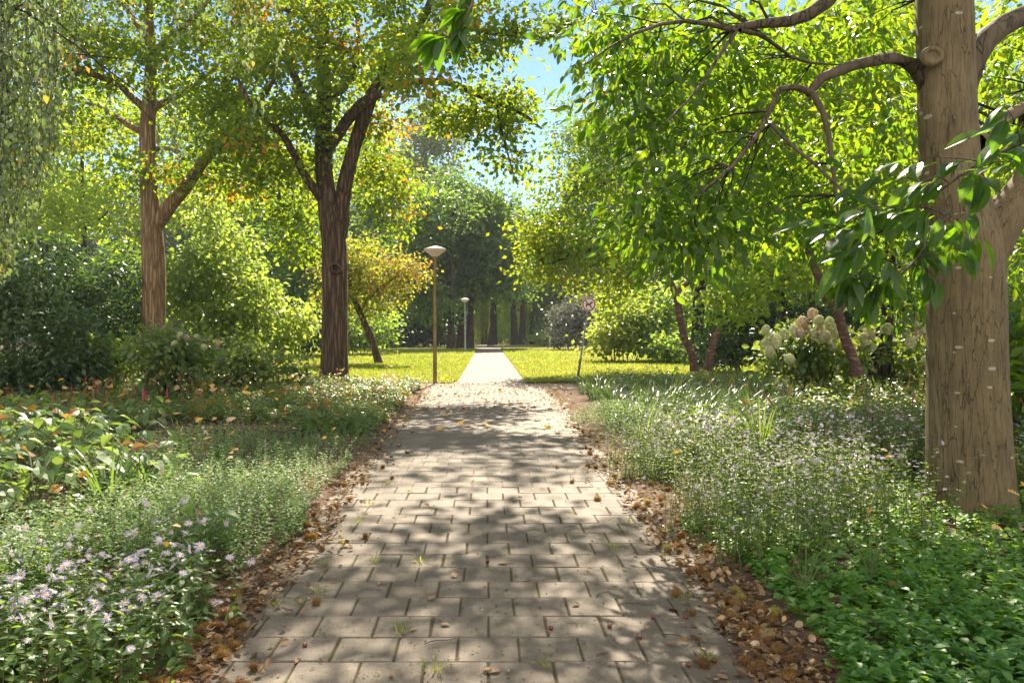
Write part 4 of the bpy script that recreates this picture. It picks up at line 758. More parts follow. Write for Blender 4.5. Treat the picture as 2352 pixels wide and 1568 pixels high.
# ------------------------------------------------------------------ bed planting
def stems_with_leaves(mb, rng, x, y, h, K, size, tmpl, tint, lean=.25, t0=.25, elev=.25, z0=0., smb=None, tip=True, wid=1, jit=.15, shrink=.35):
    """upright stems with pairs of leaves up their length"""
    n = len(x); az0 = rng.uniform(0, 6.28, n); la = rng.uniform(0, 6.28, n); lm = np.abs(rng.normal(size=n)) * lean
    L = np.stack([np.cos(la) * lm, np.sin(la) * lm, np.zeros(n)], 1); B = np.stack([x, y, np.broadcast_to(z0, (n,))], 1)
    for k in range(K):
        t = t0 + (1 - t0) * (k + .5) / K
        p = B + L * (h * t ** 2)[:, None] + np.stack([0 * x, 0 * x, h * t], 1)
        for s in (0, 1):
            az = az0 + s * math.pi + (k % 2) * math.pi / 2 + rng.normal(size=n) * .3
            e = elev + rng.normal(size=n) * .3
            f = np.stack([np.cos(az) * np.cos(e), np.sin(az) * np.cos(e), np.sin(e)], 1)
            leaves(mb, tmpl, p, f, np.array([0, 0, 1.]) + rng.normal(size=(n, 3)) * .25, size * (1 - shrink * t) * rng.uniform(.7, 1.25, n), np.clip(tint + rng.normal(size=n) * jit + .12 * (t - .5), 0, 1), wid=wid)
    if smb is not None:
        for i in range(n):
            P = [B[i], B[i] + L[i] * h[i] * .25 + [0, 0, h[i] * .5], B[i] + L[i] * h[i] + [0, 0, h[i]]]; tube(smb, P, [.0035, .003, .0015], 3)
def blades(mb, rng, c, n, length, width, tint, spread=.9, base=.05, jit=.15):
    """arching strap leaves from one foot"""
    az = rng.uniform(0, 6.28, n); ln = length * rng.uniform(.55, 1.1, n); sp = spread * rng.uniform(.2, 1.1, n); K = 7
    b = np.asarray(c) + np.stack([np.cos(az), np.sin(az), 0 * az], 1) * (base * rng.uniform(0, 1, n))[:, None]
    s = np.linspace(0, 1, K); ang = rad(80) - sp[:, None] * 1.9 * s[None] ** 1.3
    dr = np.cumsum(np.cos(ang) / (K - 1), 1) - np.cos(ang[:, :1]) / (K - 1); dz = np.cumsum(np.sin(ang) / (K - 1), 1) - np.sin(ang[:, :1]) / (K - 1)
    P = b[:, None, :] + ln[:, None, None] * np.stack([np.cos(az)[:, None] * dr, np.sin(az)[:, None] * dr, dz], -1)
    side = np.stack([-np.sin(az), np.cos(az), 0 * az], 1)[:, None, :]; w = width * np.array([.7, 1, 1, .95, .8, .5, .04])[None, :, None] * rng.uniform(.7, 1.2, n)[:, None, None]
    V = np.stack([P - side * w, P + side * w], 2).reshape(-1, 3)
    i = (np.arange(n) * K * 2)[:, None] + (np.arange(K - 1) * 2)[None]; F = np.stack([i, i + 1, i + 3, i + 2], -1).reshape(-1, 4)
    mb.add(V, F, np.repeat(np.clip(tint + rng.normal(size=n) * jit, 0, 1), K - 1))
M['mint'] = leaf_mat('catmint_leaf', G((0, (.055, .11, .035)), (1, (.13, .21, .07))), G((0, (.2, .36, .05)), (1, (.4, .55, .1))), .35, .5, .35)
M['lamium'] = leaf_mat('lamium_leaf', G((0, (.04, .12, .02)), (.7, (.09, .2, .035)), (1, (.25, .32, .14))), G((0, (.22, .48, .02)), (.7, (.42, .66, .03)), (1, (.55, .66, .14))), .42, .42, .4)
M['aster'] = leaf_mat('aster_leaf', G((0, (.045, .095, .025)), (1, (.1, .17, .045))), G((0, (.2, .36, .03)), (1, (.42, .54, .06))), .4, .42, .4)
M['strap'] = leaf_mat('strap_leaf', G((0, (.04, .085, .03)), (1, (.1, .17, .05))), G((0, (.14, .28, .03)), (1, (.38, .52, .05))), .4, .35, .5)
M['lily'] = leaf_mat('lilyturf_leaf', G((0, (.025, .055, .022)), (1, (.06, .10, .03))), G((0, (.08, .16, .02)), (1, (.22, .32, .04))), .35, .33, .55)
M['broad'] = leaf_mat('broad_leaf', G((0, (.06, .12, .04)), (.9, (.12, .19, .06)), (1, (.28, .13, .03))), G((0, (.22, .4, .05)), (.9, (.42, .58, .09)), (1, (.6, .3, .05))), .35, .45, .4)
M['bed'] = leaf_mat('bed_leaf', G((0, (.05, .10, .03)), (.84, (.11, .16, .05)), (.92, (.5, .32, .03)), (1, (.42, .15, .03))), G((0, (.2, .34, .03)), (.84, (.45, .52, .06)), (.92, (.85, .6, .05)), (1, (.7, .28, .05))), .38, .36, .55)
M['stalk'] = solid('green_stalk', (.10, .12, .04), .7)
M['ray'] = leaf_mat('aster_ray', G((0, (.55, .5, .76)), (1, (.74, .68, .84))), G((0, (.5, .45, .72)), (1, (.7, .62, .8))), .35, .6, .2)
M['disc'] = solid('aster_disc', (.62, .4, .03), .8, var=.3, scale=200)
M['spike'] = solid('persicaria_spike', (.3, .045, .06), .7, var=.3, scale=30)
M['tanspike'] = solid('withered_spike', (.4, .2, .06), .8, var=.35, scale=20)
def dome(x, y, c, r): return np.clip(1 - ((x - c[0]) / r[0]) ** 2 - ((y - c[1]) / r[1]) ** 2, 0, 1)
# catmint drift, one dense grey-green mass nobody could count
rng = np.random.default_rng(600); mb = MB()
x, y = field(rng, 6600, 4.2, 14.5, -4.8, -1.36, 1.5)
lim = np.interp(y, [4, 5, 6, 7, 8, 10, 12, 14.5], [-3.9, -3.7, -3.1, -3.0, -3.3, -4.4, -3.0, -2.7]) + .2 * fbm(y, 0 * y, 2, 51)
ed = edge_l(y) - .16 + .09 * fbm(y, 0 * y, 2.5, 52); ok = (x > lim) & (x < ed) & ~((y < 4.9) & (x > -2.2 - .9 * (y - 4.2)))
x, y, ed = x[ok], y[ok], ed[ok]
h = (.2 + .15 * fbm(x, y, 1.5, 53) + .05 * rng.normal(size=len(x))) * np.clip((ed - x) / .3 + .45, .4, 1) + .1; h = np.clip(h, .1, .55)
stems_with_leaves(mb, rng, x, y, h, 8, .036, TRI2, .5 + .2 * fbm(x, y, 1.2, 54), lean=.35, t0=.3, wid=1.15)
tag(mb.build('catmint', M['mint']), 'grey-green catmint spilling over the bed edge along the path', 'ground cover', None, 'stuff')
# lamium carpet under the chestnut
rng = np.random.default_rng(601); mb = MB()
x, y = field(rng, 5200, 3.0, 9.5, 1.3, 6.8, 1.3)
ed = edge_r(y) + .26 + .12 * fbm(y, 0 * y, 2.2, 55); ok = (x > ed) & (y < 6.4 + .35 * (x - 1.5)); x, y, ed = x[ok], y[ok], ed[ok]
h = np.clip(.12 + .06 * fbm(x, y, 1.8, 56) + .03 * rng.normal(size=len(x)) + .06 * np.clip((x - ed) / .6, 0, 1), .05, .4)
stems_with_leaves(mb, rng, x, y, h, 5, .062, OVAL, .42 + .25 * fbm(x, y, 1.5, 57), lean=.5, t0=.25, elev=.15, wid=1.1, jit=.2)
tag(mb.build('lamium', M['lamium']), 'green and silver dead-nettle carpet at the foot of the chestnut', 'ground cover', None, 'stuff')
# mixed leafy cover before the double oak and back to the warm oak
rng = np.random.default_rng(602); mb = MB()
x, y = field(rng, 6500, 11.5, 24, -14, -1.5, .6)
ok = (x < edge_l(y) - .3 + .15 * fbm(y, 0 * y, 1.2, 58)) & ~((y < 13.2) & (x < -2.9) & (x > -5.4)) & ~((y < 12.6) & (x < -5.6)); x, y = x[ok], y[ok]
h = np.clip(.3 + .2 * fbm(x, y, .9, 59) + .06 * rng.normal(size=len(x)), .1, .85) * np.clip((-1.5 - x) / .6, .5, 1)
tn = np.clip(.45 + .25 * fbm(x, y, .9, 60), 0, .8); tn = np.where((rng.uniform(size=len(x)) < .07), .97, tn)
stems_with_leaves(mb, rng, x, y, h, 6, .10, OVAL, tn, lean=.4, t0=.3, elev=.1, wid=.95, jit=.06)
tag(mb.build('bed_foliage', M['bed']), 'leafy low bed plants touched with yellow around the double oak', 'ground cover', None, 'stuff')
rng = np.random.default_rng(603); mb = MB()
x, y = field(rng, 4200, 9.0, 24, 2.2, 16, .8); ok = (x > edge_r(y) + .6 + .05 * y) & ~((y > 11.5) & (y < 20) & (x < 1.2 + .3 * y)) & (y > 8.6 + .25 * (6.5 - x)); x, y = x[ok], y[ok]
h = np.clip(.45 + .16 * fbm(x, y, .8, 61) + .07 * rng.normal(size=len(x)), .2, .8)
stems_with_leaves(mb, rng, x, y, h, 5, .15, OVAL, np.clip(.35 + .25 * fbm(x, y, 1, 62), 0, .82), lean=.35, t0=.35, elev=.05, wid=.75, jit=.15)
tag(mb.build('bed_foliage', M['bed']), 'large-leaved persicaria cover below the hydrangeas', 'ground cover', None, 'stuff')
# persicaria flower spikes, counted one by one
def spike(h, r, mat, seed):
    mb = MB(); rr = np.random.default_rng(seed); P = smooth_path([(0, 0, 0), (rr.normal() * .03, rr.normal() * .03, h * .6), (rr.normal() * .07, rr.normal() * .07, h)], 14)
    tube(mb, P[:10], .003, 4, mi=1); s = np.linspace(0, 1, 6); tube(mb, smooth_path(P[9:], 8), r * np.array([.4, .9, 1, 1, .9, .75, .5, .15]), 6, .25, mi=0, rng=rr); return mb.build('persicaria_spike', [M[mat], M['stalk']], None, True)
rng = np.random.default_rng(604)
for kind, n, box, lab, grp in [('spike', 46, (-7.6, -4.6, 10.5, 15.5), 'upright crimson persicaria spike over the broad leaves', 'crimson persicaria spikes'), ('tanspike', 60, (4.0, 9.5, 9.5, 15), 'thin orange-brown persicaria spike below the hydrangeas', 'withered persicaria spikes'), ('spike', 14, (3.4, 6.2, 8.2, 11), 'small crimson persicaria spike behind the asters', 'crimson spikes behind the asters')]:
    for i in range(n):
        if i < 3: pr = spike(.72 if kind == 'spike' else .75, .008 if kind == 'spike' else .006, kind, i + n); protos = [pr] if i == 0 else protos + [pr]; o = pr
        else: o = protos[i % 3].copy(); COL.objects.link(o)
        o.location = (rng.uniform(box[0], box[1]), rng.uniform(box[2], box[3]), .0); o.rotation_euler = (rng.normal() * .12, rng.normal() * .12, rng.uniform(0, 6)); s_ = rng.uniform(.75, 1.15); o.scale = (s_, s_, s_)
        tag(o, lab, 'flower spike', grp)
# strap-leaved tufts
def tuft(name, label, loc, n, length, width, tint, seed, cat='grass tuft', group=None, spread=.9, mat='strap', base=.06):
    mb = MB(); blades(mb, np.random.default_rng(seed), (0, 0, 0), n, length, width, tint, spread, base); o = mb.build(name, M[mat]); o.location = loc
    return tag(o, label, cat, group)
for i, (u, Y, L_, n, lab) in enumerate([(250, 6.6, .75, 42, 'big arching daylily tuft between the catmint and the broad leaves'), (345, 7.2, .62, 26, 'daylily tuft leaning over the catmint beside the big tuft'), (505, 9.4, .62, 26, 'daylily tuft standing in front of the bare soil patch'), (420, 9.7, .6, 22, 'thin daylily tuft at the rim of the bare soil patch'),
    (870, 15.5, .5, 22, 'dark iris tuft by the litter edge under the double oak'), (925, 19.3, .6, 28, 'dark iris tuft between the lamp post and the leafy bed'), (700, 19.5, .6, 26, 'iris tuft at the foot of the double oak'), (270, 18, .8, 46, 'pale grassy tuft beside the low sunlit privet'), (180, 15, .8, 40, 'pale grass tuft behind the crimson spikes'), (60, 13.5, .8, 40, 'pale grass tuft below the rhododendron'), (395, 17.5, .6, 24, 'pale grass tuft under the small hydrangea')]):
    p = gnd(u, Y); tuft('daylily_tuft' if i < 4 else ('iris_tuft' if i < 7 else 'grass_tuft'), lab, p, n, L_, .012, .45 if i < 4 else (.15 if i < 7 else .7), 610 + i)
tuft('grass_tuft', 'bright green grass tuft rising out of the lilac asters', (2.75, 8.0, .25), 46, .8, .008, .95, 630, spread=.55)
tuft('grass_tuft', 'pale arching grass tuft at the path side of the asters', (1.95, 9.9, .1), 26, .75, .008, .8, 631, spread=.9)
rng = np.random.default_rng(640)
lp = []
for i in range(5):
    mb = MB(); blades(mb, np.random.default_rng(641 + i), (0, 0, 0), 70, .66, .008, .35, .95, .16, .25); lp.append(mb.build('lilyturf_tuft', M['lily']))
for i in range(64):
    o = lp[i] if i < 5 else lp[i % 5].copy()
    if i >= 5: COL.objects.link(o)
    yy = rng.uniform(11.8, 19.5); o.location = (rng.uniform(1.55 + .035 * yy, 1.2 + .3 * yy), yy, 0); o.rotation_euler = (0, 0, rng.uniform(0, 6)); s_ = rng.uniform(.8, 1.25); o.scale = (s_, s_, s_)
    tag(o, 'dark arching lilyturf tuft massed behind the asters', 'grass tuft', 'lilyturf tufts before the lawn')
# small rounded bush at the edge of the path
rng = np.random.default_rng(650); mb = MB(); x = rng.normal(size=520) * .38 + 2.02; y = rng.normal(size=520) * .7 + 12.2; h = .45 * np.sqrt(dome(x, y, (2.02, 12.2), (.95, 1.8))) + .05
stems_with_leaves(mb, rng, x, y, h, 7, .035, TRI2, .75, lean=.3, t0=.3); root = tag(empty('box_shrub', (2.02, 12.2, 0)), 'low rounded fresh green bush bulging over the path edge', 'shrub')
mb.build('foliage', M['mint'], root, False, (2.02, 12.2, 0))
# broad-leaved plants on the side of the catmint
def broad_plant(seed, n, size):
    r = np.random.default_rng(seed); mb = MB(); st = MB(); az = r.uniform(0, 6.28, n); rr = r.uniform(.08, .42, n); hh = r.uniform(.15, .5, n)
    p = np.stack([np.cos(az) * rr, np.sin(az) * rr, hh], 1)
    for q in p: tube(st, smooth_path([(0, 0, 0), (q[0] * .4, q[1] * .4, q[2] * .7), q], 5), .004, 4)
    leaves(mb, HEART, p, np.stack([np.cos(az), np.sin(az), r.normal(size=n) * .35 - .1], 1), np.array([0, 0, 1.]) + r.normal(size=(n, 3)) * .3, size * r.uniform(.6, 1.2, n), np.clip(r.normal(.5, .22, n), 0, .88) + (r.uniform(size=n) < .012) * .3, wid=.85)
    o = empty('bergenia'); mb.build('foliage', M['broad'], o); st.build('stem', M['stalk'], o); return o
rng = np.random.default_rng(660); bp = [broad_plant(661 + i, 20, .14) for i in range(4)]
for i in range(110):
    yy = rng.uniform(5.6, 12.6); xl = np.interp(yy, [5.5, 6, 7, 8, 10, 13], [-3.3, -3.0, -3.0, -3.2, -4.9, -5.3]); loc = (xl - abs(rng.normal()) * 1.9, yy, 0); s_ = rng.uniform(.75, 1.25); rz = rng.uniform(0, 6)
    if i < 4: o = bp[i]; o.location = loc; o.rotation_euler = (0, 0, rz); o.scale = (s_,) * 3
    else: o = copy_tree(bp[i % 4], loc, (0, 0, rz), s_)
    tag(o, 'broad-leaved bergenia in the bed behind the catmint', 'plant', 'bergenias behind the catmint')
for i, (u, Y, z, sz, lab) in enumerate([(415, 4.95, .2, .2, 'pale lobed leaf plant sticking out of the catmint'), (2000, 4.7, .1, .17, 'lobed geranium leaves lying over the dead-nettle carpet'), (1850, 4.5, .06, .15, 'low lobed geranium at the litter edge of the dead-nettle')]):
    o = broad_plant(690 + i, 7, sz); p = gnd(u, Y); p[2] = z; o.location = p; o.scale = (.6, .6, .6); o.name = 'geranium'; tag(o, lab, 'plant')
# asters: stems, leaves, and flower heads that are parts of their own
def flower_mesh(seed, r=.5):
    rr = np.random.default_rng(seed); mb = MB(); n = 17; az = np.arange(n) * 2 * math.pi / n + rr.normal(size=n) * .08
    leaves(mb, (np.array([(0, .15, 0), (.085, .55, .03), (0, 1, -.06), (-.085, .55, .03)]), np.array([(0, 1, 2, 3)])), np.zeros((n, 3)), np.stack([np.cos(az), np.sin(az), .12 + rr.normal(size=n) * .12], 1), np.array([0, 0, 1.]) + 0 * np.zeros((n, 3)), rr.uniform(.85, 1.05, n), np.clip(rr.normal(.5, .25, n), 0, 1))
    return mb
def aster(seed, ns, h0, nf, fsize, leaf, spread):
    r = np.random.default_rng(seed); root = empty('aster_plant'); mb = MB(); st = MB()
    x = r.normal(size=ns) * spread; y = r.normal(size=ns) * spread; h = h0 * r.uniform(.65, 1.1, ns)
    lean = .35; s2 = np.random.default_rng(seed + 5)
    stems_with_leaves(mb, s2, x, y, h, 10, leaf, LONG if leaf > .06 else NARROW, .5, lean=lean, t0=.04, elev=.2, smb=st, wid=1.9, shrink=.5)
    s3 = np.random.default_rng(seed + 5); s3.uniform(0, 6.28, ns); la = s3.uniform(0, 6.28, ns); lmg = np.abs(s3.normal(size=ns)) * lean
    tip = np.stack([x + np.cos(la) * lmg * h, y + np.sin(la) * lmg * h, h], 1)
    mb.build('foliage', M['aster'], root); st.build('stem', M['stalk'], root)
    fm = flower_mesh(seed); first = fm.build('flower', M['ray'], root); dm = MB(); lathe(dm, [(.26, .02), (.2, .09), (.0, .12)], 10); d0 = dm.build('disc', M['disc'], first, True)
    for q in range(nf):
        t = tip[q % ns] + r.normal(size=3) * np.array([.045, .045, .02]) * (q >= 1) + [0, 0, .012]
        if q == 0: f = first
        else:
            f = first.copy(); COL.objects.link(f); f.parent = root; d = d0.copy(); COL.objects.link(d); d.parent = f
        f.location = t; f.rotation_euler = (r.normal() * .45 + .3, r.normal() * .45, r.uniform(0, 6)); s_ = fsize * r.uniform(.75, 1.15); f.scale = (s_,) * 3
    return root
rng = np.random.default_rng(700); near = [aster(701 + i * 7, 14, .42, 15, .028, .085, .13) for i in range(3)]
spots = [(-1.62, 3.75), (-1.85, 3.62), (-2.1, 3.7), (-2.3, 3.9), (-1.75, 4.05), (-1.95, 4.15), (-2.45, 4.3), (-1.62, 4.32), (-2.65, 4.5), (-1.86, 4.55), (-2.2, 4.45), (-2.9, 4.9), (-1.6, 3.4), (-1.85, 3.35), (-2.15, 3.4), (-2.5, 3.7), (-2.05, 4.85)]
for i, (xx, yy) in enumerate(spots):
    if i < 3: o = near[i]; o.location = (xx, yy, 0); o.rotation_euler = (0, 0, rng.uniform(0, 6))
    else: o = copy_tree(near[i % 3], (xx, yy, 0), (0, 0, rng.uniform(0, 6)), rng.uniform(.75, 1.1))
    tag(o, 'lilac aster with yellow-eyed daisies in the near clump before the catmint', 'flower', 'asters in front of the catmint')
mid = [aster(741 + i * 7, 20, .6, 17, .02, .058, .17) for i in range(3)]; k_ = 0
for i in range(900):
    yy = (5.0 ** -.8 + (11.4 ** -.8 - 5.0 ** -.8) * rng.uniform()) ** (-1 / .8); xx = rng.uniform(1.5, 7.0)
    if xx < edge_r(np.array(yy)) + .3 + .1 * math.sin(yy * 2) or yy < 5.0 + .42 * (xx - 1.5) or yy > 11.2 - .22 * (xx - 1.5) or (abs(xx - 4.15) < .75 and yy < 7.6): continue
    s_ = rng.uniform(.75, 1.1) * (.75 if xx < edge_r(np.array(yy)) + .7 else 1)
    if k_ < 3: o = mid[k_]; o.location = (xx, yy, 0); o.rotation_euler = (0, 0, rng.uniform(0, 6)); o.scale = (s_,) * 3
    else: o = copy_tree(mid[k_ % 3], (xx, yy, 0), (0, 0, rng.uniform(0, 6)), s_)
    tag(o, 'pale lilac aster in the dense drift between the path and the chestnut', 'flower', 'asters in the drift beside the chestnut'); k_ += 1
    if k_ >= 190: break
o = copy_tree(near[0], (4.75, 6.15, .0), (0, 0, 1), 1.1); tag(o, 'lilac aster flowering against the dark foot of the chestnut trunk', 'flower')
print('beds', time.time() - T0)
# ------------------------------------------------------------------ hydrangeas
M['pan'] = leaf_mat('panicle_floret', G((0, (.42, .48, .24)), (.5, (.62, .6, .42)), (.8, (.5, .33, .24)), (1, (.42, .24, .18))), G((0, (.5, .55, .25)), (.5, (.7, .66, .45)), (1, (.5, .28, .2))), .3, .7, .2)
def panicle(seed, tint):
    r = np.random.default_rng(seed); mb = MB(); n = 420; d = unit(r.normal(size=(n, 3))); d[:, 2] = d[:, 2]; rad_ = np.where(d[:, 2] > 0, 1 - .35 * d[:, 2], 1.0)
    p = d * np.array([.095, .095, .13]) * rad_[:, None] * r.uniform(.85, 1.05, (n, 1)) + [0, 0, .06]
    leaves(mb, rosette(4, .9), p, np.cross(d, r.normal(size=(n, 3))), d + r.normal(size=(n, 3)) * .25, .02 * r.uniform(.7, 1.2, n), np.clip(tint + r.normal(size=n) * .15, 0, 1))
    return mb.build('flower_head', M['pan'])
heads = [panicle(800 + i, t) for i, t in enumerate((.12, .35, .68, .25))]
for h_ in heads: h_['_used'] = 0
def add_heads(root, spots, rng, s0=1.0):
    for (p, t) in spots:
        src = heads[t]
        if not src['_used']: o = src; src['_used'] = 1
        else: o = src.copy(); COL.objects.link(o)
        o.parent = root; o.location = np.asarray(p) - np.array(root.location); o.rotation_euler = (rng.normal() * .35 - .1, rng.normal() * .45, rng.uniform(0, 6)); s_ = s0 * rng.uniform(.8, 1.15); o.scale = (s_, s_, s_ * rng.uniform(1.0, 1.35))
rng = np.random.default_rng(810)
HY = dict(size=.1, per=18, sigma=.17, tmpl=OVAL, width=.85, tmean=.45)
h1 = shrub('hydrangea_shrub', 'hydrangea with many greenish white and pink panicles behind the persicaria', 1870, 16, [blob(1810, 815, 16, 70, 45, .7, 40), blob(1900, 820, 16, 80, 50, .7, 44), blob(1860, 780, 16, 60, 25, .5, 18)], 'bed', 811, stems=12, **HY)
add_heads(h1, [(at(u, v, 15.15 + .2 * math.sin(u)), t) for u, v, t in [(1757, 762, 0), (1765, 778, 0), (1783, 790, 1), (1803, 772, 0), (1768, 792, 1), (1828, 765, 1), (1840, 770, 2), (1850, 762, 2), (1842, 755, 1), (1838, 742, 2), (1868, 727, 2), (1877, 740, 0), (1872, 772, 1), (1885, 765, 2), (1890, 778, 1), (1912, 760, 0), (1918, 770, 1), (1905, 748, 0), (1815, 828, 0), (1900, 780, 2), (1755, 795, 0), (1934, 765, 1), (1912, 800, 0), (1770, 812, 3)]], rng, .95)
h2 = shrub('hydrangea_shrub', 'hydrangea with fading panicles beside the thick chestnut trunk', 2060, 16.4, [blob(2010, 820, 16.4, 70, 50, .7, 40), blob(2090, 815, 16.4, 70, 50, .7, 40)], 'bed', 812, stems=10, **HY)
add_heads(h2, [(at(u, v, 15.5), t) for u, v, t in [(1985, 792, 1), (1998, 800, 0), (2000, 772, 2), (1978, 776, 1), (2090, 792, 1), (2080, 770, 0), (2108, 768, 2), (2120, 760, 1), (2098, 752, 0), (2130, 775, 1), (2040, 760, 3), (2128, 835, 0)]], rng, .95)
h3 = shrub('hydrangea_shrub', 'young leafy hydrangea in front of the warm brown oak trunk', 385, 17, [blob(360, 800, 17, 45, 40, .6, 34), blob(420, 810, 17, 55, 40, .6, 36), blob(390, 850, 17, 70, 40, .6, 30)], 'bed', 813, stems=9, **HY)
add_heads(h3, [(at(u, v, 16.3), t) for u, v, t in [(398, 790, 0), (430, 778, 2), (452, 775, 0), (470, 800, 1), (500, 792, 2), (412, 775, 0)]], rng, .7)
shrub('hydrangea_shrub', 'leafy yellow-flecked hydrangea beside the double oak', 540, 19.5, [blob(520, 850, 19.5, 75, 40, .7, 40), blob(620, 845, 19.5, 75, 40, .7, 40), blob(570, 800, 20, 60, 30, .6, 20)], 'bed', 814, stems=9, **HY)

# ------------------------------------------------------------------ leaf litter, burrs, loose leaves, weeds in the joints
M['litter'] = leaf_mat('fallen_leaf', G((0, (.05, .028, .016)), (.35, (.12, .07, .038)), (.65, (.26, .16, .085)), (.86, (.4, .29, .18)), (1, (.6, .33, .04))), None, .15, .65, .25)
def litter_tmpl():
    v, f = blade_tmpl([.02, .2, .3, .26, .02], -.25, .35); return v, f
LIT = litter_tmpl(); rng = np.random.default_rng(900); mb = MB()
for side, n in ((-1, 4200), (1, 4600)):
    t = rng.uniform(size=n); y = (2.8 ** -1.2 + (21 ** -1.2 - 2.8 ** -1.2) * t) ** (-1 / 1.2); e = edge_l(y) if side < 0 else edge_r(y)
    d = np.abs(rng.normal(size=n)) * .27 - .1 + .03 * rng.normal(size=n); d = np.where(rng.uniform(size=n) < .06, -.35 * rng.uniform(size=n), d)
    x = e + side * d; z = np.maximum(verge_z(side)(x, y), 0) + .008 + .012 * rng.uniform(size=n); az = rng.uniform(0, 6.28, n)
    leaves(mb, LIT, np.stack([x, y, z], 1), np.stack([np.cos(az), np.sin(az), rng.normal(size=n) * .25], 1), np.array([0, 0, 1.]) + rng.normal(size=(n, 3)) * .35, .05 * rng.uniform(.12, 1.1, n) ** 1.3 * (1 + .02 * y), np.clip(rng.normal(.45, .25, n), 0, .9), wid=rng.uniform(.7, 1.4, n))
x = rng.uniform(-2.8, 3.5, 1500); y = rng.uniform(15, 24, 1500); az = rng.uniform(0, 6.28, 1500)
ok = (np.abs(x) < 2.2) | (y > 21.5); x, y, az = x[ok], y[ok], az[ok]; n = len(x)
leaves(mb, LIT, np.stack([x, y, .02 + 0 * x], 1), np.stack([np.cos(az), np.sin(az), rng.normal(size=n) * .2], 1), np.array([0, 0, 1.]) + rng.normal(size=(n, 3)) * .3, .09 * rng.uniform(.4, 1.1, n), np.clip(rng.normal(.6, .25, n), 0, 1))
x = np.concatenate([rng.uniform(-9, -.9, 900), rng.uniform(1.1, 10, 900)]); y = 24.2 + 26 * rng.uniform(size=1800) ** 1.7; az = rng.uniform(0, 6.28, 1800)
leaves(mb, LIT, np.stack([x, y, lawn_z(x, y) + .035], 1), np.stack([np.cos(az), np.sin(az), rng.normal(size=1800) * .3], 1), np.array([0, 0, 1.]) + rng.normal(size=(1800, 3)) * .3, .1 * rng.uniform(.5, 1.1, 1800), np.clip(rng.normal(.6, .25, 1800), 0, 1))
for (n, xa, xb, ya, yb, z0, z1_, sz, tm_) in ((240, -9, -1.9, 12.5, 23, .3, .6, .14, .9), (60, -4.5, -1.7, 4, 11, .25, .42, .07, .85), (90, 1.9, 6, 4, 10, .2, .5, .08, .8), (60, -9, -3, 6, 13, .3, .5, .12, .9)):
    x = rng.uniform(xa, xb, n); y = rng.uniform(ya, yb, n); az = rng.uniform(0, 6.28, n)
    leaves(mb, (OAK[0], OAK[1]), np.stack([x, y, rng.uniform(z0, z1_, n)], 1), np.stack([np.cos(az), np.sin(az), rng.normal(size=n) * .4], 1), np.array([0, 0, 1.]) + rng.normal(size=(n, 3)) * .5, sz * rng.uniform(.6, 1.2, n), np.clip(rng.normal(tm_, .1, n), 0, 1))
# bare soil patch in the bed, and crumbs on the slabs
x = rng.uniform(-5.2, -2.8, 700); y = rng.uniform(10, 13.4, 700); az = rng.uniform(0, 6.28, 700)
leaves(mb, LIT, np.stack([x, y, .05 + 0 * x], 1), np.stack([np.cos(az), np.sin(az), rng.normal(size=700) * .2], 1), np.array([0, 0, 1.]) + rng.normal(size=(700, 3)) * .3, .07 * rng.uniform(.4, 1.1, 700), np.clip(rng.normal(.6, .25, 700), 0, 1))
x = rng.uniform(-1.1, 1.1, 1500); y = (2.8 ** -1 + (20 ** -1. - 2.8 ** -1) * rng.uniform(size=1500)) ** -1.; az = rng.uniform(0, 6.28, 1500)
leaves(mb, LIT, np.stack([x, y, .006 + 0 * x], 1), np.stack([np.cos(az), np.sin(az), rng.normal(size=1500) * .2], 1), np.array([0, 0, 1.]) + rng.normal(size=(1500, 3)) * .3, .016 * rng.uniform(.3, 1.3, 1500), np.clip(rng.normal(.3, .25, 1500), 0, 1))
tag(mb.build('leaf_litter', M['litter']), 'brown crumbled leaf litter along both edges of the path', 'leaf litter', None, 'stuff')
# burrs
M['burr'] = leaf_mat('burr_spines', G((0, (.12, .055, .018)), (.6, (.26, .15, .05)), (.8, (.33, .25, .07)), (1, (.3, .33, .06))), None, .25, .6, .3)
M['burr_in'] = solid('burr_lining', (.45, .34, .22), .8)
def burr(seed, tint, r=.027, open_=False):
    g_ = np.random.default_rng(seed); mb = MB(); n = 420; d = unit(g_.normal(size=(n, 3))); flat_ = np.array([1.1, 1, .75])
    if open_: d = d[d[:, 2] < .55]
    n = len(d); p = d * r * .75 * flat_
    leaves(mb, (np.array([(-.045, 0, 0), (.045, 0, 0), (0, 1, .1)]), np.array([(0, 1, 2)])), p, d + g_.normal(size=(n, 3)) * .45, g_.normal(size=(n, 3)), r * .75 * g_.uniform(.6, 1.2, n), np.clip(tint + g_.normal(size=n) * .15, 0, 1))
    k = 12; prof = [(r * .78 * math.sin(a), -r * .6 * math.cos(a)) for a in np.linspace(.05, 1.9 if open_ else 3.1, 7)]
    lathe(mb, prof, k, tint=max(0, tint - .25))
    if open_: lathe(mb, [(r * .78 * math.sin(1.9), -r * .6 * math.cos(1.9)), (r * .5, 0), (.0, -r * .35)], k, mi=1)
    return mb.build('chestnut_burr', [M['burr'], M['burr_in']], None, False)
bur = [burr(911, .25), burr(912, .45), burr(913, .6, .03), burr(914, .4, .03, True), burr(915, .15, .024, True), burr(916, .95, .032)]
used = set(); rng = np.random.default_rng(920)
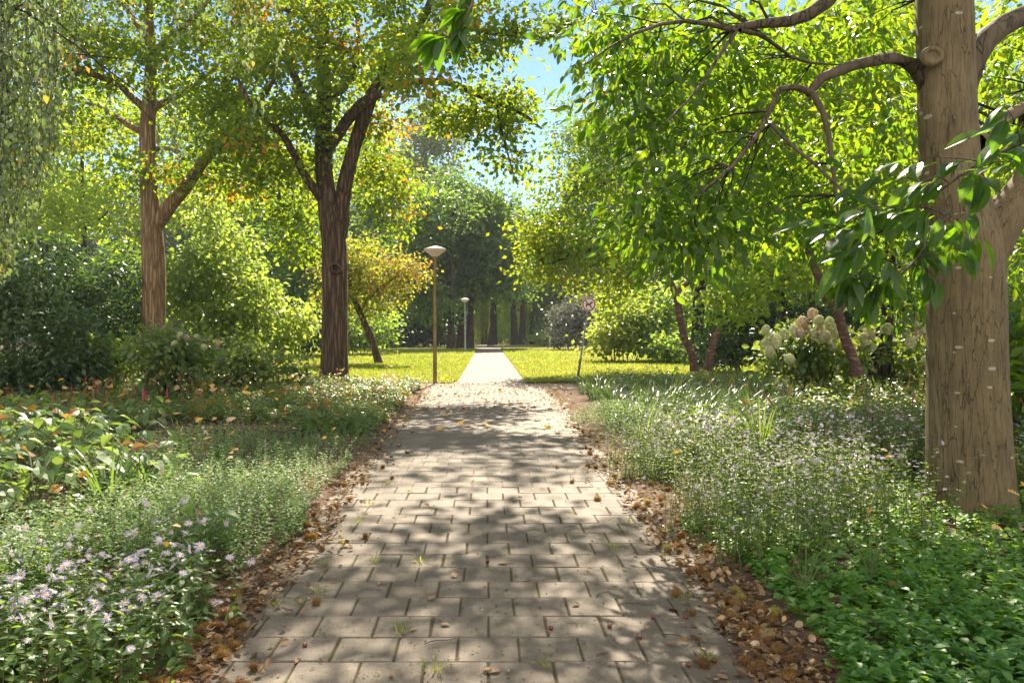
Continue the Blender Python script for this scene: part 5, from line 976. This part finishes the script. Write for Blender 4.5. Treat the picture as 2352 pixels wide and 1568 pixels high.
for i in range(250):
    side = -1 if i % 5 < 2 else 1; y = (3.0 ** -1.5 + (13.5 ** -1.5 - 3.0 ** -1.5) * rng.uniform()) ** (-1 / 1.5); e = float(edge_l(np.array(y)) if side < 0 else edge_r(np.array(y)))
    d = abs(rng.normal()) * .2 - .1 if rng.uniform() > .07 else -rng.uniform(.1, .5); x = e + side * d
    t = int(rng.choice(6, p=[.26, .24, .18, .14, .12, .06])); z = max(float(verge_z(side)(np.array(x), np.array(y))), 0.) + .018
    if t not in used: o = bur[t]; used.add(t)
    else: o = bur[t].copy(); COL.objects.link(o)
    o.location = (x, y, z); o.rotation_euler = (rng.normal() * .5, rng.normal() * .5, rng.uniform(0, 6)); s_ = rng.uniform(.7, 1.25); o.scale = (s_,) * 3
    kind = ['closed rust-brown', 'closed tan-brown', 'plump yellowish brown', 'split-open tan', 'split-open dark brown', 'fresh yellow-green'][t]
    sd = 'edge beside the catmint' if side < 0 else 'edge below the asters'
    tag(o, kind + ' spiny burr in the litter on the path ' + sd, 'chestnut burr', kind + ' burrs on the path ' + sd)
# single fallen leaves on the slabs
def one_leaf(seed, kind):
    g_ = np.random.default_rng(seed); mb = MB()
    tm_ = [blade_tmpl([.02, .26, .36, .3, .16, .01], -.2, .35), blade_tmpl([.02, .14, .18, .16, .09, .01], -.18, .4), OAK][kind]
    leaves(mb, tm_, np.zeros((1, 3)), [(0, 1, .0)], [(.1, 0, 1)], 1., [g_.uniform(.5, .85) if kind < 2 else 1.])
    tube(mb, [(0, -.3, .02), (0, -.1, .0), (0, .03, 0)], .012, 4, tint=.4); return mb.build('fallen_leaf', M['litter'], None, True)
fl = [one_leaf(930 + i, i % 3) for i in range(6)]; rng = np.random.default_rng(931)
px_spots = [(1115, 1535, 0), (1150, 1540, 0), (985, 1380, 0), (895, 1550, 1), (1045, 1328, 0), (1480, 1440, 1), (1530, 1480, 0), (1620, 1495, 1), (1350, 1300, 1), (1270, 1270, 1), (1165, 1295, 0), (1420, 1345, 1), (790, 1240, 0), (1145, 1400, 1), (940, 1450, 1), (1265, 1450, 1), (1012, 1435, 0), (680, 1525, 1), (1690, 1555, 0), (1350, 1215, 0), (1240, 1245, 1), (905, 1190, 1), (985, 1165, 0), (1285, 1190, 1), (870, 1345, 1), (1395, 1500, 1), (1110, 1230, 0), (1310, 1095, 1), (1080, 1110, 0), (1000, 1120, 1), (1190, 1140, 0), (1405, 1195, 1), (960, 1290, 1), (1330, 1390, 0)]
for i, (u, v, kd) in enumerate(px_spots):
    Yp = FPX * CAMZ / (v - VPV); p = at(u, v, Yp); p[2] = .008; src = fl[kd + 3 * (i % 2)]
    o = src if not src.get('label') else src.copy()
    if o is not src: COL.objects.link(o)
    o.location = p; o.rotation_euler = (rng.normal() * .15, rng.normal() * .15, rng.uniform(0, 6)); s_ = rng.uniform(.035, .06) * (1 + .03 * Yp); o.scale = (s_,) * 3
    kk = ['rounded', 'slender'][kd]; tag(o, kk + ' tan fallen leaf lying singly on the grey slabs', 'fallen leaf', kk + ' leaves on the slabs')
for i in range(26):   # yellow oak leaves where the oak overhangs
    u, v = [(1075, 982), (1060, 980), (1088, 981), (1120, 983), (1225, 966), (1218, 962), (1030, 957), (1042, 955), (1155, 905), (1010, 925), (960, 925), (1260, 940), (1275, 948), (975, 940), (940, 965), (925, 970), (1245, 925), (1290, 935), (985, 905), (1100, 900), (1180, 950), (1010, 985), (950, 915), (1265, 985), (900, 945), (880, 990)][i]
    Yp = FPX * CAMZ / (v - VPV); p = at(u, v, Yp); p[2] = .03; src = fl[2 + 3 * (i % 2)]
    o = src if not src.get('label') else src.copy()
    if o is not src: COL.objects.link(o)
    o.location = p; o.rotation_euler = (rng.normal() * .4, rng.normal() * .4, rng.uniform(0, 6)); s_ = rng.uniform(.12, .19); o.scale = (s_,) * 3
    tag(o, 'yellow lobed oak leaf on the path before the lawn', 'fallen leaf', 'yellow oak leaves before the lawn')
for q in fl:
    if not q.get('label'): bpy.data.objects.remove(q)
M['nut'] = solid('chestnut_shell', (.12, .028, .014), .3, .5)
nut0 = None
for (u, v) in [(1265, 1445), (1500, 1420), (1580, 1530), (1640, 1520), (1575, 1420), (1400, 1440), (700, 1485), (1700, 1540), (1470, 1465), (1120, 1290)]:
    Yp = FPX * CAMZ / (v - VPV); p = at(u, v, Yp); p[2] = .008
    if nut0 is None:
        mb = MB(); lathe(mb, [(.001, -.009), (.011, -.006), (.014, 0), (.010, .008), (.003, .013), (0, .016)], 14); o = nut0 = mb.build('chestnut', M['nut'], None, True)
    else: o = nut0.copy(); COL.objects.link(o)
    o.location = p; o.rotation_euler = (RNG.uniform(0, 1.5), RNG.uniform(0, 1.5), RNG.uniform(0, 6)); tag(o, 'small shiny red-brown chestnut dropped on the slabs', 'chestnut', 'chestnuts on the slabs')
mb = None; tw0 = None
for (u, v, a) in [(1010, 1475, .4), (1560, 1465, -.5), (1385, 1365, .9), (1470, 1390, -.2), (700, 1370, 1), (1230, 1335, .3)]:
    Yp = FPX * CAMZ / (v - VPV); p = at(u, v, Yp); p[2] = .006
    if tw0 is None:
        mb = MB(); tube(mb, smooth_path([(-.08, 0, 0), (-.02, .012, .004), (.04, -.004, .002), (.09, .012, 0)], 9), np.linspace(.0025, .001, 9), 5); o = tw0 = mb.build('fallen_twig', M['bark_dark'])
    else: o = tw0.copy(); COL.objects.link(o)
    o.location = p; o.rotation_euler = (0, 0, a); tag(o, 'thin dark bent twig lying across the slabs', 'twig', 'twigs on the slabs')
wp = [None] * 3
for i, (u, v) in enumerate([(785, 1245), (745, 1300), (823, 1197), (940, 1130), (862, 1290), (735, 1360), (690, 1385), (1410, 1262), (1575, 1375), (1620, 1520), (630, 1390), (850, 1160), (890, 1110), (920, 1450), (965, 1290), (1445, 1200), (1250, 1530), (1000, 1540)]):
    Yp = FPX * CAMZ / (v - VPV); p = at(u, v, Yp); p[2] = -.004; q = i % 3
    if wp[q] is None:
        mb = MB(); blades(mb, np.random.default_rng(950 + q), (0, 0, 0), 22, .085, .002, .7, 1.1, .035, .2); o = wp[q] = mb.build('grass_tuft', M['grass'])
    else: o = wp[q].copy(); COL.objects.link(o)
    o.location = p; o.rotation_euler = (0, 0, i); s_ = RNG.uniform(.7, 1.3); o.scale = (s_,) * 3; tag(o, 'tiny grass tuft sprouting from a joint between slabs', 'grass tuft', 'grass tufts in the paving joints')
# moss crumbs along the joints
print('litter', time.time() - T0)

# ------------------------------------------------------------------ lamp posts and sign
M['rustpole'] = solid('weathered_pole', (.18, .115, .055), .6, .3, 0, .45, 3, .3, 60, (3, 3, .8), (.26, .2, .06))
M['greypole'] = solid('grey_pole', (.22, .26, .25), .5, .4, 0, .15, 6)
M['collar'] = solid('lamp_collar', (.35, .2, .08), .5, .4)
M['cap'] = solid('lamp_cap', (.72, .69, .66), .35, .5, 0, .06)
def milk_mat():
    m, nt, N, L = newmat('milky_bowl'); p = N('ShaderNodeBsdfPrincipled'); p.inputs['Base Color'].default_value = (.82, .74, .68, 1); p.inputs['Roughness'].default_value = .3
    t = N('ShaderNodeBsdfTranslucent'); t.inputs[0].default_value = (.9, .82, .74, 1); mx = N('ShaderNodeMixShader'); mx.inputs[0].default_value = .55; L(p.outputs[0], mx.inputs[1]); L(t.outputs[0], mx.inputs[2]); o = N('ShaderNodeOutputMaterial'); L(mx.outputs[0], o.inputs[0]); return m
M['milk'] = milk_mat()
def lamp(label, loc, H, pole_mat, tilt=0):
    root = tag(empty('street_lamp', loc), label, 'street lamp', 'lamp posts along the path'); root.rotation_euler = (0, tilt, 0); hz = H - .38
    mb = MB(); lathe(mb, [(.058, -.1), (.058, 1.15), (.05, 1.2), (.044, hz - .02), (.044, hz + .02)], 18); mb.build('pole', M[pole_mat], root, True)
    mb = MB(); lathe(mb, [(.05, hz), (.055, hz + .01), (.095, hz + .045), (.09, hz + .05), (0, hz + .05)], 24); mb.build('collar', M['collar'], root, True)
    mb = MB(); lathe(mb, [(.085, hz + .045), (.315, hz + .225), (.322, hz + .25), (.318, hz + .262)], 40); mb.build('bowl', M['milk'], root, True)
    mb = MB(); lathe(mb, [(.326, hz + .258), (.33, hz + .27), (.322, hz + .282), (.2, hz + .318), (.06, hz + .355), (0, hz + .362)], 40); mb.build('cap', M['cap'], root, True)
    mb = MB(); lathe(mb, [(.028, hz + .05), (.028, hz + .12), (.04, hz + .13), (.04, hz + .2), (0, hz + .21)], 12); mb.build('bulb', M['cap'], root, True)
lamp('front lamp post with a rusty brown pole and milky bowl beside the crossing', gnd(999, 23.8), 4.13, 'rustpole')
lamp('second lamp post with a grey pole on the lawn before the dark trunks', gnd(1069, 58), 4.03, 'greypole', -.012)
lamp('third and smallest lamp post in the shade before the willow', gnd(1083, 88), 3.75, 'greypole')
M['white'] = solid('sign_white', (.62, .58, .52), .5, .4, 0, .12, 20); M['red'] = solid('sign_red', (.3, .035, .03), .5, .4, 0, .2, 20); M['black'] = solid('sign_black', (.015, .02, .017), .5)
M['postgrey'] = solid('sign_post_grey', (.17, .19, .2), .5, .4, .2)
M['postdark'] = solid('sign_sleeve', (.06, .065, .07), .6)
sb = gnd(1325, 23.9); root = tag(empty('prohibition_sign', sb), 'round red-ringed sign with a crossed-out black dog on a leaning grey post', 'sign'); lean = math.atan2(.345, 2.3)
root.rotation_euler = (0, lean, 0)
mb = MB(); lathe(mb, [(.03, .75), (.026, .8), (.026, 2.4), (0, 2.4)], 14); mb.build('post', M['postgrey'], root, True)
mb = MB(); lathe(mb, [(.036, -.1), (.036, .74), (.03, .75)], 14); mb.build('post_sleeve', M['postdark'], root, True)
mb = MB(); lathe(mb, [(.03, 2.02), (.05, 2.03), (.05, 2.07), (.03, 2.08)], 14); mb.add([(-.09, -.02, 2.03), (.09, -.02, 2.03), (.09, .02, 2.03), (-.09, .02, 2.03), (-.09, -.02, 2.07), (.09, -.02, 2.07), (.09, .02, 2.07), (-.09, .02, 2.07)], [(0, 1, 2, 3), (4, 5, 6, 7), (0, 1, 5, 4), (2, 3, 7, 6), (1, 2, 6, 5), (0, 3, 7, 4)]); mb.build('clamp', M['postgrey'], root, False)
def disc_part(name, prof, mat, parent, yoff):
    mb = MB(); lathe(mb, prof, 48); mb.V = [np.stack([v[:, 0], -v[:, 2] + yoff, v[:, 1]], 1) for v in mb.V]; return mb.build(name, mat, parent, False)
ZC = 2.4; plate = disc_part('plate', [(0, -.006), (.208, -.006), (.21, 0), (.208, .004), (0, .004)], M['white'], root, -.04); plate.location = (0, 0, ZC); plate.rotation_euler = (0, -lean, 0)
ring = disc_part('red_ring', [(.163, .004), (.163, .0065), (.197, .0065), (.197, .004)], M['red'], plate, -.04)
def flat(name, polys, mat, y0, th=.002):
    mb = MB()
    for pts in polys:
        n = len(pts); V = [(x, y0, z) for x, z in pts] + [(x, y0 - th, z) for x, z in pts]
        mb.add(V, [tuple(range(n, 2 * n))]); mb.add(V, [(i, (i + 1) % n, n + (i + 1) % n, n + i) for i in range(n)])
    return mb.build(name, mat, plate)
a_ = math.radians(50); dx, dz = math.cos(a_), -math.sin(a_); nx_, nz_ = -dz * .017, dx * .017; L0 = .166
flat('diagonal_bar', [[(-dx * L0 + nx_, -dz * L0 + nz_), (-dx * L0 - nx_, -dz * L0 - nz_), (dx * L0 - nx_, dz * L0 - nz_), (dx * L0 + nx_, dz * L0 + nz_)]], M['red'], -.0475)
flat('dog_symbol', [[(-.10, .045), (-.09, .05), (-.07, .018), (.02, .022), (.045, .05), (.05, .075), (.065, .08), (.075, .09), (.085, .075), (.125, .06), (.12, .04), (.085, .035), (.07, .01), (.055, -.02), (.05, -.095), (.03, -.095), (.025, -.03), (-.035, -.028), (-.06, -.05), (-.055, -.07), (-.075, -.1), (-.095, -.1), (-.085, -.065), (-.092, -.04), (-.085, .0)]], M['black'], -.0445)
# ------------------------------------------------------------------ autumn haze
HAZE = .0003
hm, nt, N, L = newmat('haze_air'); pv = N('ShaderNodeVolumePrincipled'); pv.inputs['Color'].default_value = (.86, .92, 1, 1); pv.inputs['Density'].default_value = HAZE; pv.inputs['Anisotropy'].default_value = .2
o = N('ShaderNodeOutputMaterial'); L(pv.outputs[0], o.inputs['Volume'])
mb = MB(); x0, x1, y0, y1, z0, z1 = -120, 120, -15, 160, -1.1, 36
mb.add([(x0, y0, z0), (x1, y0, z0), (x1, y1, z0), (x0, y1, z0), (x0, y0, z1), (x1, y0, z1), (x1, y1, z1), (x0, y1, z1)], [(0, 3, 2, 1), (4, 5, 6, 7), (0, 1, 5, 4), (1, 2, 6, 5), (2, 3, 7, 6), (3, 0, 4, 7)])
tag(mb.build('haze', hm), 'thin pale autumn haze between the trees', 'haze', None, 'stuff')
print('done', time.time() - T0, sum(len(o.data.polygons) for o in bpy.data.objects if o.type == 'MESH'), len(bpy.data.objects))
